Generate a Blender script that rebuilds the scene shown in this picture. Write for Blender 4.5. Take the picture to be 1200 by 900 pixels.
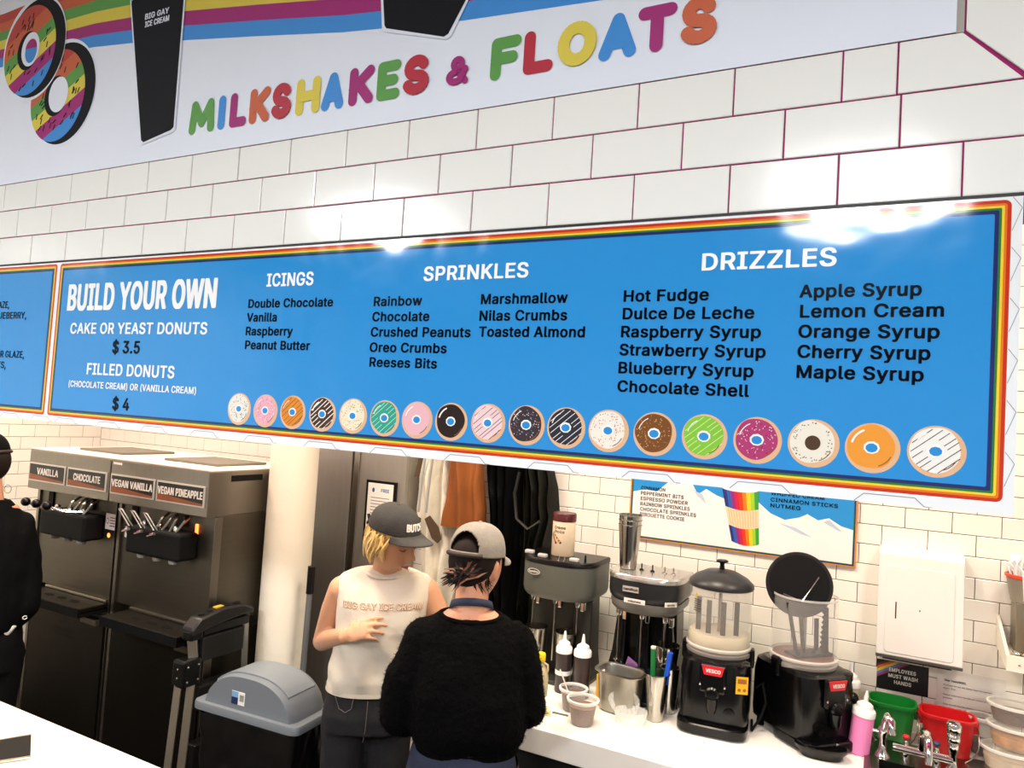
import bpy, bmesh, math, random
from mathutils import Vector, Matrix, noise
from mathutils.geometry import delaunay_2d_cdt
random.seed(7)
PI = math.pi
scene = bpy.context.scene
for _o in list(bpy.data.objects):
    bpy.data.objects.remove(_o)
C = bpy.data.collections.new('menu_counter'); scene.collection.children.link(C)

# ------------------------------------------------------------------ camera
def camera_rotation(yaw, pitch, roll):
    f = Vector((math.sin(yaw)*math.cos(pitch), math.cos(yaw)*math.cos(pitch), math.sin(pitch)))
    r = Vector((math.cos(yaw), -math.sin(yaw), 0)); u = r.cross(f)
    r2 = math.cos(roll)*r + math.sin(roll)*u; u2 = -math.sin(roll)*r + math.cos(roll)*u
    return Matrix((( r2.x, u2.x, -f.x), (r2.y, u2.y, -f.y), (r2.z, u2.z, -f.z)))
cam_data = bpy.data.cameras.new('camera'); cam = bpy.data.objects.new('camera', cam_data); C.objects.link(cam)
cam_data.sensor_fit = 'HORIZONTAL'; cam_data.sensor_width = 36.0; cam_data.lens = 849.07/1200*36
cam_data.clip_start = 0.02
cam.matrix_world = Matrix.Translation((0, 0, 1.95)) @ camera_rotation(-0.4761, 0.0454, 0.0628).to_4x4()
scene.camera = cam

# ------------------------------------------------------------------ world, exposure, lights
scene.view_settings.view_transform = 'Standard'; scene.view_settings.look = 'None'
scene.view_settings.exposure = 0.0; scene.view_settings.gamma = 1.0; scene.view_settings.use_curve_mapping = False
world = bpy.data.worlds.new('world'); scene.world = world; world.use_nodes = True
world.node_tree.nodes['Background'].inputs[0].default_value = (0.9, 0.93, 1.0, 1)
world.node_tree.nodes['Background'].inputs[1].default_value = 0.35

def area(name, loc, size, power, color):
    l = bpy.data.lights.new(name, 'AREA'); l.shape = 'RECTANGLE'; l.size = size[0]; l.size_y = size[1]
    l.energy = power; l.color = color
    o = bpy.data.objects.new(name, l); C.objects.link(o); o.location = loc
    return o
# ceiling panels over the customers and over the kitchen, all pointing straight down
COOL = (0.96, 0.98, 1.0); WARM = (1.0, 0.89, 0.71)
for x in (-2.9, -0.17, 2.4):
    area('front_ceiling_lamp', (x, -1.45, 3.14), (0.6, 0.6), 116, COOL)
for x, y, p in ((-3.9, 1.75, 42), (-2.3, 1.9, 46), (-0.75, 2.0, 48), (0.75, 2.0, 33)):
    area('kitchen_ceiling_lamp', (x, y, 3.14), (0.5, 0.5), p, WARM)

# ------------------------------------------------------------------ materials
def lin(h):
    h = h.lstrip('#'); out = []
    for i in (0, 2, 4):
        c = int(h[i:i+2], 16)/255
        out.append(c/12.92 if c <= 0.04045 else ((c+0.055)/1.055)**2.4)
    return (*out, 1)
_mats = {}
def mat(name, col, rough=0.5, metal=0.0, var=0.0, vscale=12, bump=0.0, bscale=40, coat=0.0, emit=0.0, trans=0.0, alpha=1.0, stretch=None, ior=1.45, sheen=0.0, spec=0.5):
    if name in _mats: return _mats[name]
    m = bpy.data.materials.new(name); m.use_nodes = True; nt = m.node_tree; N = nt.nodes; L = nt.links
    b = N['Principled BSDF']; c = lin(col) if isinstance(col, str) else (*col, 1)
    b.inputs['Base Color'].default_value = c; b.inputs['Roughness'].default_value = rough; b.inputs['Metallic'].default_value = metal
    b.inputs['Coat Weight'].default_value = coat; b.inputs['Coat Roughness'].default_value = 0.08
    b.inputs['Transmission Weight'].default_value = trans; b.inputs['Alpha'].default_value = alpha; b.inputs['IOR'].default_value = ior
    b.inputs['Sheen Weight'].default_value = sheen; b.inputs['Specular IOR Level'].default_value = spec
    if emit:
        b.inputs['Emission Color'].default_value = c; b.inputs['Emission Strength'].default_value = emit
    tc = N.new('ShaderNodeTexCoord'); mp = N.new('ShaderNodeMapping'); L.new(tc.outputs['Object'], mp.inputs['Vector'])
    if stretch: mp.inputs['Scale'].default_value = stretch
    if var:
        n = N.new('ShaderNodeTexNoise'); n.inputs['Scale'].default_value = vscale; n.inputs['Detail'].default_value = 5
        r = N.new('ShaderNodeMapRange'); r.inputs['To Min'].default_value = 1-var; r.inputs['To Max'].default_value = 1+var
        mx = N.new('ShaderNodeMix'); mx.data_type = 'RGBA'; mx.blend_type = 'MULTIPLY'; mx.inputs['Factor'].default_value = 1
        mx.inputs['A'].default_value = c
        L.new(mp.outputs['Vector'], n.inputs['Vector']); L.new(n.outputs['Fac'], r.inputs['Value']); L.new(r.outputs['Result'], mx.inputs['B'])
        L.new(mx.outputs['Result'], b.inputs['Base Color'])
    if bump:
        n2 = N.new('ShaderNodeTexNoise'); n2.inputs['Scale'].default_value = bscale; n2.inputs['Detail'].default_value = 4
        bp = N.new('ShaderNodeBump'); bp.inputs['Strength'].default_value = 1.0; bp.inputs['Distance'].default_value = bump
        L.new(mp.outputs['Vector'], n2.inputs['Vector']); L.new(n2.outputs['Fac'], bp.inputs['Height']); L.new(bp.outputs['Normal'], b.inputs['Normal'])
    _mats[name] = m
    return m

# ------------------------------------------------------------------ mesh builder
class M:
    def __init__(self): self.v = []; self.f = []; self.fm = []; self.m = 0; self.T = None
    def add(self, vs, fs):
        k = len(self.v)
        if self.T is not None: vs = [self.T @ Vector(p) for p in vs]
        self.v += [tuple(p) for p in vs]; self.f += [tuple(i+k for i in f) for f in fs]; self.fm += [self.m]*len(fs); return self
    def box(self, x0, x1, y0, y1, z0, z1, bev=0.0):
        if bev:
            bm = bmesh.new(); bmesh.ops.create_cube(bm, size=1)
            for q in bm.verts: q.co = Vector(((x0+x1)/2+q.co.x*(x1-x0), (y0+y1)/2+q.co.y*(y1-y0), (z0+z1)/2+q.co.z*(z1-z0)))
            bmesh.ops.bevel(bm, geom=bm.edges[:]+bm.verts[:], offset=bev, segments=2, affect='EDGES', profile=0.5)
            bm.verts.index_update()
            self.add([q.co.copy() for q in bm.verts], [[q.index for q in f.verts] for f in bm.faces]); bm.free(); return self
        v = [(x0,y0,z0),(x1,y0,z0),(x1,y1,z0),(x0,y1,z0),(x0,y0,z1),(x1,y0,z1),(x1,y1,z1),(x0,y1,z1)]
        return self.add(v, [(3,2,1,0),(4,5,6,7),(0,1,5,4),(1,2,6,5),(2,3,7,6),(3,0,4,7)])
    def loft(self, rings, cap=True, closed=False):
        n = len(rings[0]); v = [p for r in rings for p in r]; f = []
        R = len(rings)
        for i in range(R if closed else R-1):
            j = (i+1) % R
            for k in range(n):
                f.append((i*n+k, i*n+(k+1) % n, j*n+(k+1) % n, j*n+k))
        if cap and not closed:
            f.append(tuple(range(n-1, -1, -1))); f.append(tuple((R-1)*n+k for k in range(n)))
        return self.add(v, f)
    def lathe(self, prof, cx=0, cy=0, n=32, sx=1, sy=1, cap=True):
        rings = [[(cx+r*sx*math.cos(2*PI*k/n), cy+r*sy*math.sin(2*PI*k/n), z) for k in range(n)] for r, z in prof]
        return self.loft(rings, cap)
    def tube(self, pts, r, n=10, cap=True, flat=1.0, ref=None):
        pts = [Vector(p) for p in pts]; rr = r if isinstance(r, (list, tuple)) else [r]*len(pts); rings = []
        up = Vector(ref) if ref else None
        for i, p in enumerate(pts):
            t = (pts[min(i+1, len(pts)-1)]-pts[max(i-1, 0)]).normalized()
            if up is None: up = Vector((0,0,1)) if abs(t.z) < 0.9 else Vector((1,0,0))
            a = (up - t*up.dot(t))
            if a.length < 1e-4: a = t.orthogonal()
            a.normalize(); b = t.cross(a); up = a if ref is None else up
            rings.append([p + a*rr[i]*math.cos(2*PI*k/n)*flat + b*rr[i]*math.sin(2*PI*k/n) for k in range(n)])
        return self.loft(rings, cap)
    def ell(self, c, rx, ry, rz, n=20, m=12, rot=None):
        c = Vector(c); v = [Vector((0,0,-rz))]; f = []
        for i in range(1, m):
            th = PI*i/m
            for k in range(n):
                v.append(Vector((rx*math.sin(th)*math.cos(2*PI*k/n), ry*math.sin(th)*math.sin(2*PI*k/n), -rz*math.cos(th))))
        v.append(Vector((0,0,rz)))
        for k in range(n): f.append((0, 1+(k+1) % n, 1+k))
        for i in range(m-2):
            for k in range(n):
                a = 1+i*n; f.append((a+k, a+(k+1) % n, a+n+(k+1) % n, a+n+k))
        e = len(v)-1
        for k in range(n): f.append((e, 1+(m-2)*n+k, 1+(m-2)*n+(k+1) % n))
        if rot is not None: v = [rot @ p for p in v]
        return self.add([p+c for p in v], f)
    def prism(self, poly, y0, y1):          # polygon in the XZ plane given counter-clockwise seen from -Y, thickness along Y
        n = len(poly)
        v = [(x, y0, z) for x, z in poly]+[(x, y1, z) for x, z in poly]
        return self.add(v, [tuple(range(n)), tuple(range(2*n-1, n-1, -1))]+[(k, n+k, n+(k+1) % n, (k+1) % n) for k in range(n)])
    def slab(self, poly, z0, z1):           # polygon in the XY plane counter-clockwise, thickness along Z
        n = len(poly)
        v = [(x, y, z0) for x, y in poly]+[(x, y, z1) for x, y in poly]
        return self.add(v, [tuple(range(n-1, -1, -1)), tuple(range(n, 2*n))]+[(k, (k+1) % n, n+(k+1) % n, n+k) for k in range(n)])
    def flat(self, poly, y):                # a printed patch facing -Y
        return self.add([(x, y, z) for x, z in poly], [tuple(range(len(poly)))])
    def disc(self, cx, cz, rx, rz, y, n=40, ph=0):
        return self.flat([(cx+rx*math.cos(2*PI*k/n+ph), cz+rz*math.sin(2*PI*k/n+ph)) for k in range(n)], y)
    def stroke(self, pts, w, y, n=10, round_=True):   # thick flat line with round ends, in the XZ plane, facing -Y
        for i_, ((x0, z0), (x1, z1)) in enumerate(zip(pts, pts[1:])):
            y -= 4e-5
            dx, dz = x1-x0, z1-z0; l = math.hypot(dx, dz) or 1; px, pz = -dz/l*w/2, dx/l*w/2
            self.flat([(x0-px, z0-pz), (x1-px, z1-pz), (x1+px, z1+pz), (x0+px, z0+pz)], y)
        if round_:
            for x, z in pts: y -= 4e-5; self.disc(x, z, w/2, w/2, y, 14)
        return self
    def build(self, name, mats, parent=None, smooth=None, label=None, bevel=0, mods=None):
        me = bpy.data.meshes.new(name); me.from_pydata(self.v, [], self.f); me.update()
        mats = mats if isinstance(mats, (list, tuple)) else [mats]
        for q in mats: me.materials.append(q)
        if len(mats) > 1: me.polygons.foreach_set('material_index', self.fm)
        if smooth:
            me.shade_smooth(); me.set_sharp_from_angle(angle=math.radians(smooth))
        o = bpy.data.objects.new(name, me); C.objects.link(o)
        if parent: o.parent = parent
        if label: o['label'] = label
        if bevel:
            b = o.modifiers.new('edge', 'BEVEL'); b.width = bevel; b.segments = 2; b.limit_method = 'ANGLE'
        return o
def tag(o, label=None, cat=None, group=None, kind=None):
    if label: o['label'] = label
    if cat: o['category'] = cat
    if group: o['group'] = group
    if kind: o['kind'] = kind
    return o
def thing(name, label, cat, loc=(0,0,0), rz=0.0, group=None):
    o = bpy.data.objects.new(name, None); o.empty_display_size = 0.05; C.objects.link(o); o.location = loc; o.rotation_euler = (0, 0, rz)
    return tag(o, label, cat, group)
def dup(root, loc, rz, label, group=None):
    r = root.copy(); C.objects.link(r); r.location = loc; r.rotation_euler = (0, 0, rz); r['label'] = label
    if group: r['group'] = group
    for ch in list(root.children):
        c = ch.copy(); C.objects.link(c); c.parent = r
        for g in list(ch.children):
            d = g.copy(); C.objects.link(d); d.parent = c
    return r
def rrect(x0, x1, z0, z1, r, n=5):
    p = []
    for cx, cz, a in ((x1-r, z1-r, 0), (x0+r, z1-r, PI/2), (x0+r, z0+r, PI), (x1-r, z0+r, 1.5*PI)):
        for k in range(n+1): p.append((cx+r*math.cos(a+PI/2*k/n), cz+r*math.sin(a+PI/2*k/n)))
    return p
# lettering: flat printed text as mesh, fitted to a width and a capital height in the plane facing -Y
_txt = {}
try: FONT = bpy.data.fonts.load(bpy.utils.resource_path('LOCAL')+'/datafiles/fonts/Inter.woff2')   # Blender's own interface face
except Exception: FONT = None
def _glyphs(s, bold):
    """outline the string, then fill every letter cleanly: constrained triangulation kept where the winding number is not zero"""
    if s in _txt: return _txt[s]
    cu = bpy.data.curves.new('t', 'FONT'); cu.body = s; cu.resolution_u = 3; cu.fill_mode = 'NONE'; cu.space_character = 1.06
    if FONT: cu.font = FONT
    o = bpy.data.objects.new('t', cu); C.objects.link(o); bpy.context.view_layer.update()
    me = bpy.data.meshes.new_from_object(o); nxt = {}
    for e in me.edges:
        a, b = e.vertices; nxt.setdefault(a, []).append(b); nxt.setdefault(b, []).append(a)
    seen = set(); cs = []
    for v in range(len(me.vertices)):
        if v in seen or v not in nxt: continue
        loop = [v]; seen.add(v); cur = ([k for k in nxt[v] if k == v+1] or nxt[v])[0]
        while cur not in seen:
            seen.add(cur); loop.append(cur); n = [k for k in nxt[cur] if k not in seen]
            if not n: break
            cur = n[0]
        cs.append([me.vertices[i].co.xy.copy() for i in loop])
    bpy.data.objects.remove(o); bpy.data.curves.remove(cu); bpy.data.meshes.remove(me)
    cs.sort(key=lambda c: min(p.x for p in c)); groups = []; hi = -1e9
    for c in cs:
        lo = min(p.x for p in c)
        if lo > hi: groups.append([])
        groups[-1].append(c); hi = max(hi, max(p.x for p in c))
    V = []; Fc = []
    for gr in groups:
        vs = [p for c in gr for p in c]; es = []; k = 0
        for c in gr: es += [(k+i, k+(i+1) % len(c)) for i in range(len(c))]; k += len(c)
        ov, _oe, of, *_r = delaunay_2d_cdt(vs, es, [], 0, 1e-6)
        segs = [(a, b) for c in gr for a, b in zip(c, c[1:]+c[:1])]; base = len(V); V += [(p.x, p.y, 0.0) for p in ov]
        for f in of:
            x = sum(ov[i].x for i in f)/len(f); y = sum(ov[i].y for i in f)/len(f); w = 0
            for a, b in segs:
                if (a.y <= y) != (b.y <= y) and a.x+(y-a.y)/(b.y-a.y)*(b.x-a.x) > x: w += 1 if b.y > a.y else -1
            if w: Fc.append(tuple(base+i for i in f))
    _txt[s] = (V, Fc)
    return _txt[s]
def text(mb, s, x0, x1, zb, cap, y, bold=0.022, shear=0.0, func=None):
    vs, fs = _glyphs(s, bold); hv, _ = _glyphs('H', bold)
    H = max(p[1] for p in hv)-min(p[1] for p in hv); b0 = min(p[1] for p in hv)
    xa = min(p[0] for p in vs); xb = max(p[0] for p in vs)
    sx = (x1-x0)/(xb-xa); sz = cap/H
    e = bold*1.0*sz; shifts = ((0, 0), (e, 0), (-e, 0), (e*.7, e*.6), (-e*.7, e*.6), (e*.7, -e*.6), (-e*.7, -e*.6)) if bold else ((0, 0),)
    for i_, (ex, ez) in enumerate(shifts):      # heavier weight: overlapping copies, a hair apart
        out = []
        for px, py, _z in vs:
            x = x0+(px-xa)*sx+shear*(py-b0)*sz+ex; z = zb+(py-b0)*sz*0.97+ez
            out.append(func(x, z) if func else (x, y-i_*1e-4, z))
        mb.add(out, fs)
    return mb

# ------------------------------------------------------------------ shared materials
TILE = mat('white glazed tile', '#f2f1ec', 0.13, var=0.03, vscale=3, bump=0.0006, bscale=6)
TILEK = mat('cream glazed tile', '#f3efe4', 0.16, var=0.03, vscale=3, bump=0.0006, bscale=6)
GROUTP = mat('magenta grout', '#a01c66', 0.8, var=0.2, vscale=60)
GROUTK = mat('dark plum grout', '#4e2c38', 0.85, var=0.2, vscale=60)
STEEL = mat('brushed steel', '#9a968e', 0.3, 1.0, var=0.08, vscale=20, bump=0.0002, bscale=60, stretch=(1, 1, 14))
STEELH = mat('horizontal brushed steel', '#8b877f', 0.33, 1.0, var=0.08, vscale=20, bump=0.0002, bscale=60, stretch=(1, 1, 20))
CHROME = mat('polished chrome', '#d9d9d6', 0.07, 1.0)
CUPSTEEL = mat('polished cup steel', '#b9b6ae', 0.16, 1.0, var=0.08, vscale=15)
BLACK = mat('black plastic', '#060607', 0.32, spec=0.4)
BLACKM = mat('matt black', '#040404', 0.65, spec=0.25)
RUBBER = mat('black rubber', '#040404', 0.8, spec=0.25)
WHITEP = mat('white plastic', '#ecebe6', 0.35)
PAPER = mat('white paper', '#e9e6de', 0.7, var=0.02, vscale=30)
INK = mat('black ink', '#0a0b14', 0.45)
LAMIN = mat('white laminate worktop', '#efece4', 0.28, var=0.02, vscale=8)
# printed vinyl colours share the same gentle waviness of the sheet
def vinyl(name, col, rough=0.1): return mat('vinyl '+name, col, rough, bump=0.02, bscale=1.6, var=0.02, vscale=2)
V_BLUE = vinyl('sky blue', '#2c8ed4'); V_WHITE = vinyl('white', '#f0f1f3'); V_BLACK = mat('vinyl ink black', '#03050c', 0.2, spec=0.12); V_LET = mat('vinyl letter white', '#f4f5f6', 0.35)
V_RED = vinyl('red', '#c8341c'); V_ORANGE = vinyl('orange', '#e87a22'); V_YELLOW = vinyl('yellow', '#f2cf3a'); V_GREEN = vinyl('green', '#2d7a34'); V_INDIGO = vinyl('indigo', '#242a68')
def poster(name, col): return mat('poster '+name, col, 0.5, var=0.02, vscale=5, bump=0.0008, bscale=14)
P_WHITE = poster('white', '#e8ecf8'); P_RED = poster('red', '#b5273a'); P_ORANGE = poster('orange', '#c9603c'); P_GREEN = poster('green', '#5a9a48')
P_YELLOW = poster('yellow', '#ddc94a'); P_MAG = poster('magenta', '#a02072'); P_BLUE = poster('blue', '#3b8cd8'); P_BLACK = mat('poster black', '#080a14', 0.6, spec=0.25)
P_DRED = poster('brick red', '#b83f36')

# ================================================================== STRUCTURE
def struct(name, mb, m, smooth=None, bevel=0):
    o = mb.build(name, m, None, smooth, bevel=bevel); o['kind'] = 'structure'; return o
FLOOR = mat('dark quarry floor', '#2c2623', 0.55, var=0.15, vscale=6)
CEIL = mat('matt ceiling paint', '#c9c7c2', 0.9)
PAINT = mat('grey wall paint', '#b5b2ad', 0.8, var=0.04, vscale=2)
struct('floor', M().box(-4.95, 2.6, -4.2, 3.4, -0.1, 0.0), FLOOR)
struct('ceiling', M().box(-4.95, 2.6, -4.2, 3.4, 3.2, 3.3), CEIL)
wall_back = struct('wall_back', M().box(-4.95, 2.6, 3.179, 3.4, 0, 3.2), GROUTK)
wall_left = struct('wall_left', M().box(-4.98, -4.802, -4.2, 3.179, 0, 3.2), GROUTK)
struct('wall_right', M().box(2.5, 2.6, -4.2, 3.179, 0, 3.2), PAINT)
struct('wall_behind', M().box(-4.802, 2.5, -4.2, -4.1, 0, 3.2), PAINT)

TW, TH, GAP = 0.1544, 0.0768, 0.0026
def tile_mesh(w, h, m, depth=0.004):
    mb = M(); e = 0.0016
    o = [(-w/2, -h/2), (w/2, -h/2), (w/2, h/2), (-w/2, h/2)]; i = [(-w/2+e, -h/2+e), (w/2-e, -h/2+e), (w/2-e, h/2-e), (-w/2+e, h/2-e)]
    v = [(x, 0, z) for x, z in o]+[(x, -depth+e*0.6, z) for x, z in o]+[(x, -depth, z) for x, z in i]
    f = [(k, (k+1) % 4, 4+(k+1) % 4, 4+k) for k in range(4)]+[(4+k, 4+(k+1) % 4, 8+(k+1) % 4, 8+k) for k in range(4)]+[(8, 9, 10, 11)]
    mb.add(v, f); me = bpy.data.meshes.new('tile'); me.from_pydata(mb.v, [], mb.f); me.materials.append(m); me.update(); return me
def put_tile(me, loc, parent, rz=0.0):
    o = bpy.data.objects.new('tile', me); C.objects.link(o); o.parent = parent; o.location = loc
    o.rotation_euler = (random.uniform(-.006, .006), 0, rz+random.uniform(-.005, .005)); return o
_tm = {}
def tile_row(parent, m, x0, x1, zc, y, off, h=TH, rest=None, lo=None, hi=None):
    """a course of running-bond tiles clipped to x0..x1; tiles outside lo..hi are joined into the mesh rest"""
    k = math.floor((x0-off)/TW)
    while off+k*TW < x1:
        a = max(off+k*TW, x0); b = min(off+(k+1)*TW, x1); k += 1
        if b-a < 0.012: continue
        w, hh = round(b-a-GAP, 4), round(h-GAP, 4)
        if rest is not None and ((a+b)/2 < lo or (a+b)/2 > hi):
            rest.box((a+b)/2-w/2, (a+b)/2+w/2, y-0.004, y, zc-hh/2, zc+hh/2); continue
        key = (w, hh, m.name)
        if key not in _tm: _tm[key] = tile_mesh(w, hh, m)
        put_tile(_tm[key], ((a+b)/2, y, zc), parent)
# back wall: courses line up with z = 1.6979, seams with x = -0.0695
rest = M()
for r in range(-22, 20):
    zt = 1.6979+r*TH; zc = zt-TH/2
    if zc < 0.05 or zc > 3.15: continue
    off = -0.0695+(0 if r % 2 == 0 else TW/2)
    if 0.88 < zt < 1.98: tile_row(wall_back, TILEK, -4.80, 2.5, zc, 3.179, off, rest=rest, lo=-1.62, hi=0.82)
    else: tile_row(wall_back, TILEK, -4.80, 2.5, zc, 3.179, off, rest=rest, lo=9, hi=9)
o = rest.build('tile_field', TILEK, wall_back); o['kind'] = 'stuff'
# left wall (faces +X)
rest = M()
for r in range(-20, 20):
    zt = 1.6335+r*0.0775; zc = zt-0.0775/2
    if zc < 0.05 or zc > 3.15: continue
    off = 2.655 if r % 2 == 0 else 2.735
    k = math.floor((-4.1-off)/0.1555)
    while off+k*0.1555 < 3.18:
        a = max(off+k*0.1555, -4.1); b = min(off+(k+1)*0.1555, 3.175); k += 1
        if b-a < 0.012: continue
        w, h = round(b-a-GAP, 4), round(0.0775-GAP, 4)
        if 1.1 < zc < 1.85 and a > 1.9:
            key = (w, h, 'L')
            if key not in _tm: _tm[key] = tile_mesh(w, h, TILEK)
            put_tile(_tm[key], (-4.802, (a+b)/2, zc), wall_left, PI/2)
        else: rest.box(-4.802, -4.798, (a+b)/2-w/2, (a+b)/2+w/2, zc-h/2, zc+h/2)
o = rest.build('tile_field', TILEK, wall_left); o['kind'] = 'stuff'

# header wall that carries the poster and the menu boards
HY = 1.134
header = struct('wall_front', M().box(-4.8, 2.5, HY, 1.27, 2.2865, 3.2), GROUTP)
for r, z0 in enumerate((2.285, 2.3622)):
    tile_row(header, TILE, -3.6, 1.3, z0+TH/2, HY, -2.2332+(0 if r == 0 else TW/2), rest=None)
tile_row(header, TILE, -3.6, -0.0716, 2.4392+TH/2, HY, -2.2332)
me1 = tile_mesh(0.0716-GAP, TH-GAP, TILE); put_tile(me1, (-0.0358, HY, 2.4392+TH/2), header)
g = GAP/2
M().prism([(0+g, 2.4392+g), (0.152-g*3, 2.4392+g), (0.079-g, 2.516-g), (0+g, 2.516-g)], HY-0.004, HY).build('tile', TILE, header, bevel=0.0012)
M().prism([(0.080+g, 2.516+g), (0.155+g, 2.4392+g*2), (0.36, 2.4392+g*2), (0.36, 3.19), (0.080+g, 3.19)], HY-0.0045, HY).build('tile', TILE, header, bevel=0.0012)
M().box(-4.8, 2.5, HY-0.002, 1.272, 2.280, 2.2865).build('shadow_strip', mat('painted shadow line', '#1a1416', 0.5), header)  # dark strip stands in for the shadow under the tile edge
M().box(0.0695, 0.079, HY-0.002, HY, 2.516, 3.19).build('edge_strip', mat('beige strip', '#a9a59b', 0.6), header)

# ================================================================== POSTER
PY = HY-0.0045
post = thing('poster', 'white wall poster lettered MILKSHAKES & FLOATS with rainbow stripes and black cups', 'poster', (0, PY, 2.52))
def pp(mb): mb.T = Matrix.Translation((0, -PY, -2.52)); return mb
pm = pp(M()); pm.box(-3.3, 0.0695, PY, PY+0.002, 2.5165, 3.18); pm.build('sheet', P_WHITE, post)
bl = [(-3.3, 2.89), (-2.8, 2.885), (-2.32, 2.869), (-2.1, 2.862), (-1.88, 2.85), (-1.73, 2.833), (-1.53, 2.803), (-1.28, 2.766), (-1.03, 2.727), (-0.734, 2.693), (-0.454, 2.673), (-0.2, 2.668), (0.069, 2.672)]
def bandw(x): return 0.026+0.0105*max(0, min(1, (x+2.4)/0.9))
for i, (nm, mm) in enumerate((('blue', P_BLUE), ('magenta', P_MAG), ('yellow', P_YELLOW), ('green', P_GREEN), ('orange', P_ORANGE), ('red', P_DRED))):
    mb = pp(M())
    for (xa, za), (xb, zb) in zip(bl, bl[1:]):
        if i == 0 and xa >= -0.46: pass
        wa, wb = bandw(xa), bandw(xb)
        mb.flat([(xa, za+i*wa), (xb, zb+i*wb), (xb, zb+(i+1)*wb), (xa, za+(i+1)*wa)], PY-0.0004)
    mb.build('printed_stripe', mm, post, label=nm+' stripe')
def big_donut(cx, cz, R, lay):
    y = PY-0.0008-lay*0.0012
    mb = pp(M()); mb.disc(cx+0.004, cz+0.001, R+0.008, R+0.010, y, 64)
    mb.m = 1; mb.disc(cx+0.010, cz, R, R, y-0.0002, 64)
    gx, gz = cx-0.016, cz-0.002; gr = R-0.018
    cols = [6, 2, 3, 4, 5, 7]; ang = math.radians(24)
    edges = [0.10*R/0.145, 0.062, 0.026, -0.012, -0.052, -0.088]
    lim = [9, 0.075, 0.03, -0.008, -0.045, -0.085, -9]
    n = 96
    # the glazed face is cut into diagonal colour bands
    pts = [(gx+gr*math.cos(2*PI*k/n), gz+(gr+0.006)*math.sin(2*PI*k/n)) for k in range(n)]
    def clip(poly, lo, hi):
        ux, uz = -math.sin(ang), math.cos(ang)
        def cut(p, s, lim_):
            out = []
            for a, b in zip(p, p[1:]+p[:1]):
                da = s*((a[0]-gx)*ux+(a[1]-gz)*uz-lim_); db = s*((b[0]-gx)*ux+(b[1]-gz)*uz-lim_)
                if da >= 0: out.append(a)
                if da*db < 0:
                    t = da/(da-db); out.append((a[0]+(b[0]-a[0])*t, a[1]+(b[1]-a[1])*t))
            return out
        p = cut(poly, 1, lo)
        return cut(p, -1, hi) if p else p
    for i in range(6):
        q = clip(pts, lim[i+1], lim[i])
        if len(q) > 2: mb.m = cols[i]; mb.flat(q, y-0.0004)
    mb.m = 1
    rnd = random.Random(int(R*1000)+lay)
    for k in range(40):
        a = rnd.uniform(0, 2*PI); rr = rnd.uniform(0.062, gr-0.012); t = rnd.uniform(0.5, 1.6)
        x, z = gx+rr*math.cos(a), gz+rr*math.sin(a)
        if abs(x-gx-0.005) < 0.052 and abs(z-gz) < 0.058: continue
        mb.stroke([(x-0.0065*math.cos(t), z-0.0065*math.sin(t)), (x+0.0065*math.cos(t), z+0.0065*math.sin(t))], 0.0046, y-0.0006)
    mb.disc(gx-0.006, gz, 0.051, 0.056, y-0.0008, 48)
    mb.m = 0; mb.disc(gx+0.006, gz+0.002, 0.043, 0.049, y-0.001, 48)
    if lay: 
        mb.m = 7; mb.disc(gx+0.010, gz-0.004, 0.028, 0.034, y-0.0012, 40)
        mb.m = 5; mb.flat([(gx+0.010+0.028*math.cos(t*PI/16+0.05), gz+0.001+0.030*math.sin(t*PI/16+0.05)) for t in range(16)], y-0.0014)
    mb.build('donut_print', [P_WHITE, P_BLACK, P_ORANGE, P_GREEN, P_YELLOW, P_MAG, P_DRED, P_BLUE], post, label='rainbow striped donut picture with black sprinkles')
big_donut(-2.005, 2.743, 0.139, 0)
big_donut(-2.156, 2.895, 0.141, 1)
def cup_print(poly, out, extra=None):
    def grow(p, d):
        cx = sum(a for a, _ in p)/len(p); cz = sum(b for _, b in p)/len(p)
        return [(x+d*(1 if x > cx else -1), z+d*(1 if z > cz else -1)) for x, z in p]
    mb = pp(M()); mb.flat(grow(poly, out), PY-0.0022); mb.m = 1; mb.flat(poly, PY-0.0026)
    if extra: extra(mb)
    return mb.build('cup_print', [P_WHITE, P_BLACK], post, label='black cup picture')
def cuptext(mb):
    mb.m = 0
    for s, x0, x1, z0, z1 in (('BIG GAY', -1.673, -1.586, 2.881, 2.889), ('ICE CREAM', -1.671, -1.583, 2.861, 2.868)):
        text(mb, s, x0, x1, z0, 0.0145, PY-0.003, 0.03)
    mb.stroke([(-1.730, 2.945), (-1.56, 2.985)], 0.004, PY-0.003)
cup_print([(-1.649, 2.572), (-1.640, 2.566), (-1.542, 2.584), (-1.533, 2.590), (-1.536, 2.95), (-1.55, 3.0), (-1.735, 2.96), (-1.734, 2.935)], 0.006, cuptext)
cup_print([(-0.920, 2.719), (-0.915, 2.712), (-0.775, 2.668), (-0.765, 2.672), (-0.690, 2.80), (-0.66, 2.86), (-0.94, 2.86)], 0.006)
cup_print([(-0.163, 2.70), (-0.150, 2.683), (-0.10, 2.70), (-0.04, 2.80), (-0.19, 2.80)], 0.006)
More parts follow.
